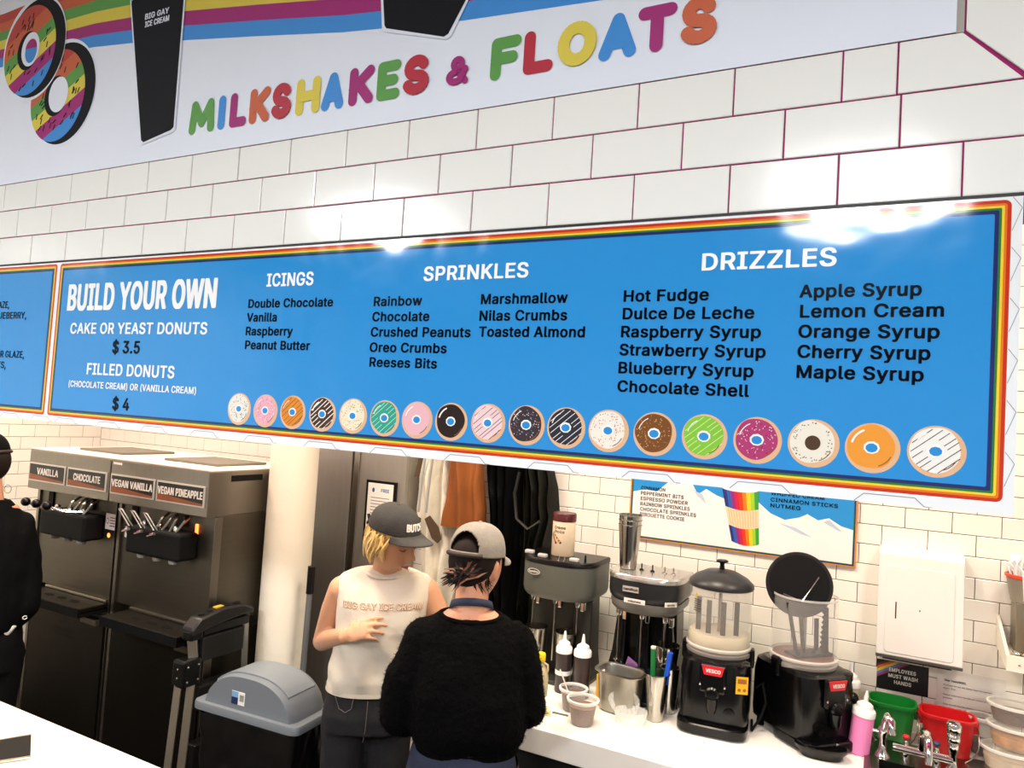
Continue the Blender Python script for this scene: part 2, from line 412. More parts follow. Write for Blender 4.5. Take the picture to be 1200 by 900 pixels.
# rounded letters drawn with a thick pen
def arc(cx, cz, rx, rz, a0, a1, n=14): return [(cx+rx*math.cos(math.radians(a0+(a1-a0)*k/n)), cz+rz*math.sin(math.radians(a0+(a1-a0)*k/n))) for k in range(n+1)]
GL = {'M': [[(0, 0), (.08, 1), (.5, .25), (.92, 1), (1, 0)]], 'I': [[(.5, 0), (.5, 1)]], 'L': [[(0, 1), (0, 0), (1, 0)]],
 'K': [[(0, 0), (0, 1)], [(1, 1), (0, .42)], [(.3, .6), (1, 0)]], 'H': [[(0, 0), (0, 1)], [(1, 0), (1, 1)], [(0, .5), (1, .5)]],
 'A': [[(0, 0), (.5, 1), (1, 0)], [(.22, .3), (.78, .3)]], 'E': [[(1, 1), (0, 1), (0, 0), (1, 0)], [(0, .5), (.85, .5)]],
 'F': [[(0, 0), (0, 1), (1, 1)], [(0, .5), (.85, .5)]], 'O': [arc(.5, .5, .5, .5, 0, 360, 28)], 'T': [[(0, 1), (1, 1)], [(.5, 1), (.5, 0)]],
 'S': [arc(.5, .74, .44, .26, 25, 270, 14)+arc(.5, .24, .48, .24, 90, -160, 14)],
 '&': [[(1, 0), (.35, .62)]+arc(.5, .8, .24, .2, 205, -35, 12)+[(.3, .42)]+arc(.4, .22, .38, .22, 120, 350, 12)+[(.98, .52)]]}
def letter(ch, x0, x1, zb, cap, w, mm):
    mb = pp(M()); y = PY-0.0006
    for s in GL[ch]:
        y -= 6e-4
        xa, xb = x0+w/2, x1-w/2
        mb.stroke([(xa+(xb-xa)*u if ch != 'I' else (x0+x1)/2, zb+w/2+(cap-w)*v) for u, v in s], w, y)
    mb.build('letter', mm, post)
for ch, x0, x1, mm in (('M', -1.480, -1.395, P_GREEN), ('I', -1.388, -1.357, P_BLUE), ('L', -1.346, -1.292, P_MAG), ('K', -1.284, -1.222, P_ORANGE), ('S', -1.216, -1.158, P_RED), ('H', -1.146, -1.078, P_YELLOW), ('A', -1.074, -1.014, P_BLUE), ('K', -1.001, -0.937, P_MAG), ('E', -0.929, -0.872, P_GREEN), ('S', -0.865, -0.802, P_RED), ('F', -0.668, -0.606, P_GREEN), ('L', -0.600, -0.541, P_RED), ('O', -0.533, -0.460, P_YELLOW), ('A', -0.456, -0.389, P_BLUE), ('T', -0.388, -0.322, P_MAG), ('S', -0.316, -0.256, P_ORANGE)):
    letter(ch, x0, x1, 2.5635, 0.080, 0.0225, mm)
letter('&', -0.764, -0.714, 2.568, 0.056, 0.0135, P_MAG)

# ================================================================== MENU BOARDS
BY = 1.1285
def board(name, label, x0, x1, bx0, bx1):
    o = thing(name, label, 'sign', (0, BY, 1.86))
    T = Matrix.Translation((0, -BY, -1.86))
    def mk(): q = M(); q.T = T; return q
    mk().box(x0, x1, BY, BY+0.004, 1.8635, 2.2805).build('board', V_WHITE, o)
    for nm, mm, d in (('red', V_RED, 0), ('orange', V_ORANGE, .0045), ('yellow', V_YELLOW, .0075), ('green', V_GREEN, .0105), ('indigo', V_INDIGO, .0135), ('blue', V_BLUE, .0185)):
        q = mk(); q.flat(rrect(bx0+d, bx1-d, 1.8795+d, 2.2765-d, max(.002, .008-d)), BY-0.0002-d*0.03)
        q.build('print_panel' if nm == 'blue' else 'border_line', mm, o, label=nm+(' printed panel' if nm == 'blue' else ' border line'))
    return o, mk
sign, mk = board('menu_board', 'long blue BUILD YOUR OWN donut menu board under the tiled header', -1.941, 0.152, -1.934, 0.1395)
TX = [('BUILD YOUR OWN', -1.884, -1.342, 2.1540, 0.066, 1), ('CAKE OR YEAST DONUTS', -1.864, -1.361, 2.0930, 0.027, 1), ('$ 3.5', -1.688, -1.588, 2.0455, 0.030, 0), ('FILLED DONUTS', -1.781, -1.458, 1.9905, 0.028, 1), ('(CHOCOLATE CREAM) OR (VANILLA CREAM)', -1.851, -1.380, 1.9570, 0.0155, 1), ('$ 4', -1.669, -1.609, 1.9080, 0.029, 0),
 ('ICINGS', -1.187, -1.058, 2.1965, 0.0275, 1), ('Double Chocolate', -1.237, -1.001, 2.1510, 0.0185, 0), ('Vanilla', -1.238, -1.152, 2.1210, 0.0185, 0), ('Raspberry', -1.238, -1.104, 2.0910, 0.0185, 0), ('Peanut Butter', -1.237, -1.054, 2.0610, 0.0185, 0),
 ('SPRINKLES', -0.782, -0.564, 2.1965, 0.0265, 1), ('Rainbow', -0.896, -0.784, 2.1500, 0.0182, 0), ('Chocolate', -0.897, -0.765, 2.1200, 0.0182, 0), ('Crushed Peanuts', -0.898, -0.673, 2.0900, 0.0182, 0), ('Oreo Crumbs', -0.898, -0.722, 2.0600, 0.0182, 0), ('Reeses Bits', -0.896, -0.741, 2.0310, 0.0182, 0), ('Marshmallow', -0.654, -0.486, 2.1500, 0.0182, 0), ('Nilas Crumbs', -0.655, -0.485, 2.1200, 0.0182, 0), ('Toasted Almond', -0.654, -0.451, 2.0910, 0.0182, 0),
 ('DRIZZLES', -0.260, -0.070, 2.1970, 0.0265, 1), ('Hot Fudge', -0.385, -0.249, 2.1500, 0.0185, 0), ('Dulce De Leche', -0.385, -0.180, 2.1210, 0.0185, 0), ('Raspberry Syrup', -0.386, -0.169, 2.0915, 0.0185, 0), ('Strawberry Syrup', -0.387, -0.161, 2.0620, 0.0185, 0), ('Blueberry Syrup', -0.387, -0.177, 2.0325, 0.0185, 0), ('Chocolate Shell', -0.387, -0.182, 2.0025, 0.0182, 0),
 ('Apple Syrup', -0.116, 0.039, 2.1515, 0.0185, 0), ('Lemon Cream', -0.114, 0.066, 2.1220, 0.0185, 0), ('Orange Syrup', -0.115, 0.062, 2.0925, 0.0185, 0), ('Cherry Syrup', -0.115, 0.052, 2.0630, 0.0185, 0), ('Maple Syrup', -0.115, 0.045, 2.0335, 0.0185, 0)]
for s, x0, x1, z, cp, w in TX:
    q = mk(); text(q, s, x0, x1, z, cp, BY-0.0012, 0.026 if cp < 0.05 else 0.03); q.build('lettering', V_LET if w else V_BLACK, sign)
def chev(mk_, o, xs):
    q = mk_()
    for x in xs:
        q.stroke([(x-0.043, 1.864), (x-0.031, 1.875), (x+0.031, 1.875), (x+0.043, 1.864)], 0.0011, BY-0.0003, round_=False)
        q.stroke([(x+0.043, 1.8645), (x+0.052, 1.864)], 0.0008, BY-0.0003, round_=False)
    q.build('line_pattern', mat('grey print line', '#8d8f96', 0.3), o)['kind'] = 'stuff'
chev(mk, sign, [-1.855+0.1695*k for k in range(12)])
q = mk()
for k in range(6): q.stroke([(0.1405, 1.90+k*0.067), (0.151, 1.93+k*0.067), (0.1405, 1.945+k*0.067)], 0.0008, BY-0.0003, round_=False)
q.build('line_pattern', mat('grey print line', '#8d8f96', 0.3), sign)['kind'] = 'stuff'
signl, mkl = board('menu_board', 'blue glaze menu board cut off at the left edge, left of the long one', -3.3, -1.9415, -3.29, -1.9475)
for s, x0, x1, z, cp in (('GLAZE,', -2.235, -2.152, 2.163, 0.0185), ('BLUEBERRY,', -2.232, -2.067, 2.133, 0.0185), ('CHOCOLATE OR GLAZE,', -2.36, -2.060, 2.026, 0.0185), ('COCONUTS,', -2.31, -2.142, 1.996, 0.0185)):
    q = mkl(); text(q, s, x0, x1, z, cp, BY-0.0012, 0.015); q.build('lettering', V_BLACK, signl)
chev(mkl, signl, [-2.107-0.1695*k+0.003 for k in range(0, 6)]+[-1.962])
# small donut pictures
DC = [(-1.2415, 1.931), (-1.164, 1.931), (-1.087, 1.932), (-1.007, 1.932), (-0.929, 1.933), (-0.852, 1.933), (-0.777, 1.934), (-0.702, 1.935), (-0.625, 1.937), (-0.549, 1.938), (-0.475, 1.938), (-0.400, 1.938), (-0.323, 1.938), (-0.245, 1.939), (-0.167, 1.939), (-0.090, 1.940), (-0.014, 1.939), (0.063, 1.940)]
DS = [('white donut with dark sprinkles', '#e9e3da', 'spr', ['#3a2a24']), ('pink donut with pale sprinkles', '#e9a9b8', 'spr', ['#ffffff', '#b6566e']), ('orange donut with brown stripes', '#e08a30', 'str', ['#6b3a16']), ('brown donut with white zigzag', '#4a3026', 'zig', ['#f2ece4']), ('cream donut with coloured sprinkles', '#efe3c8', 'spr', ['#d8452c', '#3a9a4a', '#e0a020']), ('teal donut with pale stripes', '#2fa38c', 'str', ['#bfe8dc']), ('plain pink donut', '#eab4bd', '', []), ('plain black donut', '#2b1f1e', '', []), ('pale pink donut with dark stripes', '#f0cdd0', 'str', ['#3b3038']), ('dark donut with coloured sprinkles', '#3a3038', 'spr', ['#e8e0d8', '#d05030', '#4a90c0']),
 ('black donut with white stripes', '#2c2c36', 'str', ['#f0f0f0']), ('white donut with coloured sprinkles', '#f1e9dc', 'spr', ['#d8452c', '#b04a80', '#e0a020']), ('brown donut with tan sprinkles', '#7a4a24', 'spr', ['#e0b070', '#c08040']), ('green glazed donut', '#86c440', 'str', ['#d6f0a0']), ('magenta donut with pale sprinkles', '#b03a70', 'spr', ['#f5e0e8', '#f0c0d0', '#601838']), ('cream donut with chocolate centre', '#efe6d6', 'edge', ['#50382a']), ('orange glazed donut', '#ee9a38', '', []), ('white donut with thin dark stripes', '#f3efe8', 'str', ['#2c2c34'])]
for i, ((cx, cz), (lb, col, kind, sc)) in enumerate(zip(DC, DS)):
    q = mk(); y = BY-0.0010; R = 0.0335
    mats = [vinyl('dough', '#e3b48c'), vinyl('d'+str(i), col), V_BLUE, vinyl('shine', '#fbf6f0'), vinyl('dough shadow', '#8a5a3a')]+[vinyl('dec'+c, c) for c in sc]
    rnd = random.Random(i)
    wob = [1+0.02*math.sin(3*a+i)+0.015*math.sin(5*a+2*i) for a in [2*PI*k/40 for k in range(40)]]
    q.m = 0; q.disc(cx+0.0008, cz-0.0008, R+0.0012, R+0.0012, y)
    q.m = 1; q.flat([(cx-0.001+(R-0.0035)*wob[k]*math.cos(2*PI*k/40), cz+0.001+(R-0.0030)*wob[k]*math.sin(2*PI*k/40)) for k in range(40)], y-0.0002)
    if kind in ('spr', 'edge'):
        for s in range(70 if kind == 'spr' else 50):
            a = rnd.uniform(0, 2*PI); rr = rnd.uniform(0.013, 0.028) if kind == 'spr' else rnd.uniform(0.022, 0.028); t = rnd.uniform(0, PI)
            q.m = 5+rnd.randrange(len(sc)); x, z = cx-0.001+rr*math.cos(a), cz+0.001+rr*math.sin(a)
            q.stroke([(x-0.001*math.cos(t), z-0.001*math.sin(t)), (x+0.001*math.cos(t), z+0.001*math.sin(t))], 0.0011, y-0.0004, round_=False)
    if kind in ('str', 'zig'):
        q.m = 5; ang = math.radians(40)
        for s in range(-3, 4):
            d = s*0.0082+rnd.uniform(-.0015, .0015); hl = math.sqrt(max(0, 0.0295**2-d*d))
            ux, uz = math.cos(ang), math.sin(ang); px, pz = -uz*d, ux*d
            if abs(d) < 0.009: segs = [(-hl, -0.012), (0.012, hl)]
            else: segs = [(-hl, hl)]
            for s0, s1 in segs: q.stroke([(cx+px+ux*s0, cz+pz+uz*s0), (cx+px+ux*s1, cz+pz+uz*s1)], 0.0018 if kind == 'zig' else 0.0010, y-0.0004, round_=False)
    q.m = 3; q.stroke(arc(cx, cz, 0.0255, 0.0255, 115, 165, 6), 0.0028 if kind in ('', 'zig') else 0.0014, y-0.0006)
    q.m = 4; q.stroke(arc(cx, cz, 0.0265, 0.0265, -70, -25, 6), 0.0012, y-0.0006, round_=False)
    if kind == 'edge': q.m = 5; q.disc(cx, cz, 0.0105, 0.0105, y-0.0006)
    else:
        q.m = 3; q.disc(cx, cz, 0.0105, 0.0090, y-0.0006, 9, i); q.m = 2; q.disc(cx, cz-0.0005, 0.0078, 0.0064, y-0.0008, 9, i)
    q.build('donut_print', mats, sign, label=lb+' picture')

# ================================================================== WORKTOPS
CT = 0.87
wt = thing('worktop', 'white laminate worktop along the back wall under the mixers', 'worktop', (0.2, 2.78, 0))
M().box(-1.8, -0.225, -0.41, 0.395, CT-0.088, CT, 0.003).build('top_slab', LAMIN, wt)
mb = M()
mb.box(-0.225, 2.2, -0.41, -0.14, CT-0.088, CT); mb.box(0.215, 2.2, -0.14, 0.055, CT-0.088, CT)
mb.box(-0.225, -0.18, -0.14, 0.055, CT-0.088, CT); mb.box(-0.225, 2.2, 0.055, 0.395, CT-0.088, CT)
mb.build('top_slab', LAMIN, wt)
DARKW = mat('dark cabinet laminate', '#121110', 0.6)
cab = thing('base_cabinet', 'dark base cabinets under the white back worktop', 'cabinet', (0.2, 2.82, 0))
M().box(-1.78, 2.2, -0.38, -0.33, 0.0, CT-0.09).build('front_panel', DARKW, cab)
M().box(-1.78, -1.74, -0.33, 0.35, 0.0, CT-0.09).build('side_panel', DARKW, cab)

ct = thing('counter', 'white customer counter in the lower left corner', 'counter', (-2.2, 1.0, 0))
M().box(-2.4, 1.2, -0.62, 0.236, 1.01, 1.05, 0.003).build('top_slab', LAMIN, ct)
M().box(-2.35, 1.2, -0.5, 0.18, 0, 1.01).build('front_panel', PAINT, ct)
tr = thing('card_reader_tray', 'black inlaid oval tray with pale metal rim on the customer counter', 'tray', (-1.9265, 1.026, 1.050), math.radians(60))
def oval(x1, l, h, e, n=12):
    up = [(x1-l*k/n, h*(1-0.75*(k/n)**1.7)) for k in range(n+1)]
    return [(x, -y) for x, y in reversed(up)]+up
M().slab(oval(0.115, 0.34, 0.0715, 0), 0, 0.006).build('rim', mat('pale brass rim', '#b9b09a', 0.25, 0.8), tr, bevel=0.002)
M().slab([(x-0.0025, y*0.84) for x, y in oval(0.1165, 0.33, 0.0715, 0)], 0.005, 0.0072).build('inlay', mat('dark inlay', '#110e0c', 0.5, spec=0.15), tr)

# ================================================================== SOFT SERVE MACHINES
MSTEEL = mat('machine steel', '#8f8980', 0.36, 1.0, var=0.10, vscale=6, bump=0.0002, bscale=50, stretch=(14, 1, 1))
MSTEELV = mat('machine panel steel', '#6a645a', 0.42, 1.0, var=0.12, vscale=4, bump=0.0002, bscale=50, stretch=(1, 1, 14))
TOPC = mat('overexposed machine top', '#f5efdc', 0.35, 0.0)  # overexposed cream of the brightly lit tops, put into the colour
LBLK = mat('flavour label black', '#0d0c0d', 0.3)
LBRN = mat('flavour label brown', '#8a4a26', 0.35, var=0.3, vscale=9)
def soft_serve(label, x0, x1, names, knob):
    o = thing('soft_serve_machine', label, 'soft serve machine', ((x0+x1)/2, 2.2, 0), 0)
    w = (x1-x0)/2; D = 0.57
    M().box(-w, w, 0, D, 1.435, 1.632, 0.004).build('top_housing', MSTEEL, o)
    M().box(-w+0.002, w-0.002, 0.01, D, 1.632, 1.640, 0.002).build('lid_panel', TOPC, o)
    M().box(-w+0.18, w-0.12, 0.14, 0.44, 1.640, 1.652, 0.004).build('hopper_cover', mat('grey hopper cover', '#6e675c', 0.5), o)
    M().box(-w+0.03, w, 0.06, D, 0.96, 1.435, 0.003).build('front_panel', MSTEELV, o)
    M().box(-w+0.03, w, 0.055, D, 0.09, 0.915, 0.003).build('body', mat('shade-darkened cabinet steel', '#3f3a33', 0.45, 1.0, var=0.15, vscale=3), o)  # steel colour darkened for the weaker light near the floor
    q = M().box(-w+0.01, -w+0.028, 0.05, D, 0.09, 1.43); q.box(w-0.002, w+0.001, 0.05, 0.09, 0.09, 1.43)
    q.build('edge_trim', MSTEEL, o)
    q = M(); q.box(-w+0.035, w-0.02, 0.048, 0.056, 0.12, 0.885, 0.003); q.build('lower_door', mat('shade-darkened door steel', '#2a2621', 0.42, 0.9, var=0.12, vscale=3, stretch=(1, 1, 6)), o)  # low-level shade put into the door's base colour
    M().box(w-0.17, w-0.05, 0.028, 0.050, 0.835, 0.865, 0.004).build('door_handle', mat('door handle dark', '#6a6258', 0.4, 0.6), o)
    for s in (-1, 1): M().box(s*w*0.8-0.03, s*w*0.8+0.03, 0.1, 0.16, 0.0, 0.09).build('leg', BLACK, o)
    # drip tray
    tray = M().box(-w+0.14, w-0.012, -0.085, 0.058, 0.925, 0.948, 0.004).build('drip_tray', mat('drip tray steel', '#4a453d', 0.38, 1.0, var=0.1, vscale=8), o)
    M().box(-w+0.14, w-0.012, -0.09, -0.08, 0.905, 0.948, 0.002).build('tray_lip', BLACKM, tray)
    q = M().box(-w+0.14, w-0.012, -0.085, 0.056, 0.905, 0.922); q.build('tray_base', BLACKM, tray)
    for k in range(3):
        M().slab([(-w+0.30+0.1*k+0.034*math.cos(t*PI/8), -0.02+0.014*math.sin(t*PI/8)) for t in range(16)], 0.9475, 0.9492).build('drain_slot', BLACKM, tray)
    M().box(-w+0.15, w-0.015, 0.045, 0.060, 0.950, 0.962, 0.002).build('splash_rail', mat('bright steel rail', '#b3aca0', 0.3, 1.0), o)
    # dispensing head
    hd = M().box(-w+0.205, -w+0.555, -0.045, 0.06, 1.235, 1.355, 0.012).build('dispensing_head', BLACKM, o)
    for k in range(3):
        x = -w+0.27+0.105*k
        M().lathe([(0.018, 1.213), (0.022, 1.22), (0.022, 1.237)], x, 0.0, 14).build('nozzle', mat('pale nozzle', '#8d8982', 0.4), hd)
        M().lathe([(0.010, 1.34), (0.013, 1.36), (0.013, 1.375), (0.006, 1.38)], x, 0.0, 12).build('valve_pin', CHROME, hd)
    if knob:
        for k in range(3):
            x = -w+0.27+0.085*k
            h = M().tube([(x+0.04, -0.01, 1.365), (x+0.01, -0.08, 1.37), (x-0.02, -0.13, 1.395)], 0.006, 8).build('lever', CHROME, hd)
            M().ell((x-0.025, -0.14, 1.40), 0.021, 0.021, 0.021).build('knob', BLACK, h, 60)
    else:
        for k in range(3):
            x = -w+0.19+0.085*k
            M().tube([(x+0.05, -0.03, 1.345), (x, -0.06, 1.425), (x-0.025, -0.06, 1.427), (x+0.022, -0.035, 1.35)], 0.0045, 8).build('lever', CHROME, hd)
            M().tube([(x+0.03, -0.07, 1.335), (x+0.09, -0.085, 1.352)], 0.007, 8).build('lever_pin', CHROME, hd)
    for k in range(2):
        x = -w+0.38+0.09*k
        M().tube([(x, 0.05, 1.43), (x, 0.0, 1.40), (x-0.015, -0.02, 1.34)], 0.006, 8).build('hinge_arm', STEEL, o)
        M().tube([(x+0.05, 0.05, 1.43), (x+0.045, 0.01, 1.40), (x+0.02, -0.02, 1.34)], 0.006, 8).build('hinge_arm', STEEL, o)
    M().box(-w+0.42, -w+0.48, 0.04, 0.065, 1.37, 1.43, 0.003).build('display', INK, o)
    M().box(-w+0.10, -w+0.14, 0.052, 0.062, 1.30, 1.43, 0.002).build('bracket', BLACKM, o)
    if knob:
        t = M().box(w-0.085, w-0.008, 0.0575, 0.0605, 1.29, 1.365).build('notice_sticker', PAPER, o, label='white notice sticker')
        q = M(); q.disc(w-0.07, 1.33, 0.011, 0.014, 0.057); q.m = 1; q.disc(w-0.07, 1.33, 0.009, 0.011, 0.0568)
        for r_ in range(4): q.m = 0; q.box(w-0.052, w-0.015, 0.0568, 0.0572, 1.345-r_*0.013, 1.349-r_*0.013)
        q.build('sticker_print', [INK, PAPER], t)
        M().disc(w-0.055, 1.262, 0.011, 0.011, 0.0585, 16).build('indicator_light', mat('amber light', '#ff7a3a', emit=4.0), o, label='glowing amber light')
    else:
        t = M().box(-w+0.055, -w+0.11, 0.0575, 0.0605, 1.27, 1.32).build('notice_sticker', PAPER, o, label='white notice sticker')
        q = M(); q.disc(-w+0.08, 1.295, 0.014, 0.010, 0.057, 9); q.build('sticker_print', INK, t)
        M().box(w-0.125, w-0.112, 0.052, 0.0615, 1.345, 1.39, 0.002).build('indicator_light', mat('amber light', '#ff7a3a', emit=4.0), o, label='glowing amber light')
        M().box(-w+0.015, -w+0.075, -0.002, 0.0, 1.612, 1.622).build('badge', PAPER, o, label='white strip badge')
        q = M().box(w+0.0, w+0.002, 0.12, 0.30, 1.585, 1.612); q.build('side_decal', BLACKM, o)
        M().lathe([(0.008, 0), (0.008, 0.004)], 0, 0, 12).build('side_screw', CHROME, o).location = (w, 0.45, 1.36)
    for k, nm in enumerate(names):
        a = -w+0.010+k*(w-0.004); b = a+w-0.020
        pl = M().box(a, b, -0.006, 0.0, 1.476, 1.568, 0.001).build('flavour_plate', mat('silver plate frame', '#c9c6bf', 0.35, 0.5), o, label='flavour plate reading '+nm)
        q = M(); q.flat([(a+0.008, 1.483), (b-0.008, 1.483), (b-0.008, 1.561), (a+0.008, 1.561)], -0.0063)
        q.m = 1; q.flat([(a+0.008, 1.483), (b-0.008, 1.483), (b-0.008, 1.492), (a+(b-a)*.6, 1.500), (a+(b-a)*.3, 1.507), (a+0.008, 1.512)], -0.0066)
        q.m = 2; long_ = len(nm) > 9
        text(q, nm, a+(0.012 if long_ else 0.075 if nm == 'VANILLA' else 0.055), b-(0.012 if long_ else 0.055 if nm == 'VANILLA' else 0.045), 1.512, 0.032, -0.0070, 0.035)
        q.build('plate_print', [LBLK, LBRN, PAPER], pl)
    return o
ss1 = soft_serve('left stainless soft serve machine with VANILLA and CHOCOLATE plates', -3.882, -3.234, ('VANILLA', 'CHOCOLATE'), True)
ss2 = soft_serve('right stainless soft serve machine with VEGAN VANILLA and VEGAN PINEAPPLE plates', -3.226, -2.566, ('VEGAN VANILLA', 'VEGAN PINEAPPLE'), False)
# scroll emblem pressed into the left machine's lower door
q = M(); 
for s in ([(-.03, .80), (-.015, .815), (0, .80), (.01, .815)], [(-.10, .755), (-.07, .775), (-.05, .757), (-.02, .778), (0, .757), (.03, .778), (.05, .757), (.08, .775)], [(-.09, .742), (.09, .742)]):
    q.stroke(s, 0.005, 0.0455)
q.build('emblem', mat('etched emblem', '#2a2622', 0.5, 0.8), ss1)

# ================================================================== COLUMN, FRIDGE, POLES
COLM = mat('painted plaster column', '#ebe3d0', 0.6, var=0.05, vscale=8, bump=0.003, bscale=14)
q = M(); q.lathe([(0.109, 0.0), (0.109, 1.0), (0.109, 2.2), (0.109, 3.2)], 0, 0, 48)
col = q.build('column', COLM, None, 40); col.location = (-2.44, 2.57, 0); col['kind'] = 'structure'
fr = thing('cold_cabinet', 'stainless cold cabinet doors behind the round column', 'cold cabinet', (-2.45, 3.05, 0))
FST = mat('fridge door steel', '#a8a49c', 0.45, 0.65, var=0.1, vscale=3, bump=0.0002, bscale=50, stretch=(16, 16, 1))
M().box(-0.62, 0.305, 0.03, 0.12, 0.02, 2.20, 0.004).build('body', FST, fr)
M().box(-0.61, -0.045, 0, 0.03, 0.06, 2.12, 0.004).build('door', FST, fr)
d2 = M().box(-0.030, 0.305, 0, 0.03, 0.06, 2.12, 0.004).build('door', FST, fr)
M().box(-0.024, 0.012, -0.008, 0.0, 0.08, 2.10, 0.002).build('door_edge_strip', mat('bright steel rail', '#b3aca0', 0.3, 1.0), d2)
pf = thing('framed_certificate', 'black framed certificate hanging on the stainless door', 'picture frame', (-2.285, 3.049, 1.225))
M().box(-0.095, 0.095, -0.012, 0.0, 0, 0.355, 0.002).build('frame', BLACK, pf)
pg = M().box(-0.080, 0.080, -0.0135, -0.011, 0.014, 0.341).build('paper', PAPER, pf)
q = M(); q.disc(-0.045, 0.305, 0.008, 0.012, -0.0138, 16); q.m = 1; text(q, 'FREE', 0.005, 0.055, 0.298, 0.017, -0.0138, 0.03); q.m = 2
for k in range(13): q.box(-0.058, 0.058-0.02*(k % 3), -0.0139, -0.0136, 0.265-k*0.016, 0.2685-k*0.016)
q.build('paper_print', [mat('blue ink', '#2a5a9a', 0.6), mat('light blue ink', '#3f83c0', 0.6), mat('grey ink', '#6b6b70', 0.7)], pg)
GP = mat('grey enamel pole', '#77787a', 0.35, 0.4)
def pole(label, x, y, lean, h, grip=True):
    o = thing('broom', label, 'broom', (x, y, 0))
    M().tube([(0, 0, 0.12), (lean, 0.02, h)], 0.013, 12).build('handle', GP, o, 50)
    if grip: M().tube([(lean*0.93, 0.019, h-0.09), (lean, 0.02, h+0.03)], 0.017, 12).build('grip', BLACK, o, 50)
    M().box(-0.08, 0.08, -0.03, 0.03, 0.0, 0.12, 0.02).build('bristle_head', mat('dark bristles', '#1c1a18', 0.9), o)
pole('broom with grey pole and black grip leaning beside the column', -2.245, 2.50, 0.0, 1.20)
pole('broom with bare grey pole between the bin and the woman in white', -2.06, 2.50, 0.0, 0.88, False)

# ================================================================== STEP LADDER
ALU = mat('aluminium extrusion', '#c3bcae', 0.35, 1.0, var=0.08, vscale=10, stretch=(20, 20, 1))
lad = thing('step_ladder', 'folded aluminium step ladder with black tool tray top beside the right soft serve machine', 'ladder', (-2.495, 2.10, 0), 0.0)
LBP = mat('ladder black plastic', '#131313', 0.4)
q = M(); q.loft([[(-0.038, y, z0), (0.038, y, z0), (0.034, y, z1), (-0.034, y, z1)] for y, z0, z1 in ((-0.01, 0.975, 1.005), (0.03, 0.985, 1.045), (0.15, 1.005, 1.065), (0.25, 1.015, 1.06), (0.31, 1.01, 1.035))]); tt = q.build('tool_tray', LBP, lad, 30, bevel=0.008)
for y, z, l in ((0.055, 1.052, 0.014), (0.10, 1.058, 0.012), (0.18, 1.066, 0.020), (0.24, 1.064, 0.022)): M().ell((0, y, z), 0.014, l, 0.003, 12, 6).build('tray_recess', RUBBER, tt)
M().box(-0.01, 0.012, 0.12, 0.16, 1.062, 1.068).build('tray_label', mat('yellow label', '#c9a52a', 0.5), tt, label='yellow label')
def rail(pts, nm, w): return M().tube(pts, w, 4, ref=(1, 0, 0.01)).build(nm, ALU, lad, bevel=0.002)
rail([(0.0, 0.015, 0.985), (0.0, 0.035, 0.87)], 'leg', 0.026)
rail([(-0.012, -0.02, 0.80), (-0.012, -0.065, 0.01)], 'leg', 0.020)
rail([(0.012, 0.022, 0.80), (0.012, -0.015, 0.01)], 'leg', 0.022)
rail([(0.0, 0.30, 1.0), (0.0, 0.34, 0.01)], 'leg', 0.018)
hg = M().box(-0.036, 0.036, -0.04, 0.05, 0.775, 0.885, 0.012).build('hinge', BLACK, lad)
for dy, dz in ((-0.02, 0.80), (-0.02, 0.86), (0.03, 0.80), (0.03, 0.86)): M().ell((0.037, dy, dz), 0.003, 0.005, 0.005, 8, 6).build('rivet', CHROME, hg)
for dy, dz in ((-0.02, 0.815), (-0.02, 0.85)): M().ell((0.0, dy-0.021, dz), 0.005, 0.003, 0.005, 8, 6).build('rivet', CHROME, hg)
M().box(-0.030, 0.030, -0.012, 0.05, 0.955, 1.0, 0.010).build('hinge', BLACK, lad)
for z in (0.18, 0.42, 0.66, 0.86): M().box(-0.030, 0.030, 0.05, 0.27, z, z+0.10, 0.006).build('step', LBP, lad)
M().box(-0.022, 0.022, 0.06, 0.30, 0.965, 1.0, 0.004).build('spreader', LBP, lad)

# ================================================================== BIN
binm = mat('grey bin lid plastic', '#73797f', 0.42, bump=0.0004, bscale=120)
bn = thing('trash_can', 'grey swing-lid trash can lined with a black bag', 'trash can', (-2.155, 2.205, 0), math.radians(3.5))
bn.scale = (1.0, 0.62, 0.98)
def rr2(hx, hy, r, n=6): return [(x, y) for x, y in rrect(-hx, hx, -hy, hy, r, n)]
q = M(); q.loft([[(x*s, y*s, z) for x, y in rr2(0.245, 0.185, 0.05)] for z, s in ((0.0, 0.80), (0.4, 0.88), (0.735, 0.93))]); q.build('body', mat('dark grey bin', '#1a1a1b', 0.5), bn, 50)
rings = []
rnd = random.Random(3)
for z, s in ((0.30, 0.90), (0.40, 0.925), (0.5, 0.945), (0.58, 0.955), (0.66, 0.975), (0.72, 0.97), (0.745, 0.985)):
    pts = []
    for k, (x, y) in enumerate(rrect(-0.245, 0.245, -0.185, 0.185, 0.05, 12)):
        nz = noise.noise(Vector((x*14, y*14, z*18)))*0.010
        d = Vector((x, y)).normalized(); pts.append((x*s+d.x*nz, y*s+d.y*nz, z+nz*0.5))
    rings.append(pts)
def densify(r):
    out = []
    for a, b in zip(r, r[1:]+r[:1]):
        a, b = Vector(a), Vector(b); n = max(1, int((b-a).length/0.02))
        for i in range(n): out.append(a+(b-a)*i/n)
    return out
base = densify([(x, y, 0) for x, y in rr2(0.245, 0.185, 0.05)])
rings = []
for z, s in [(0.30+0.03*i, 0.90+0.006*i) for i in range(15)]:
    pts = []
    for p in base:
        nz = noise.noise(Vector((p.x*22+z*9, p.y*22, z*26)))*0.011+noise.noise(Vector((p.x*7, p.y*7+z*20, z*8)))*0.008
        d = Vector((p.x, p.y, 0)).normalized(); pts.append((p.x*s+d.x*nz, p.y*s+d.y*nz, z+nz*0.4))
    rings.append(pts)
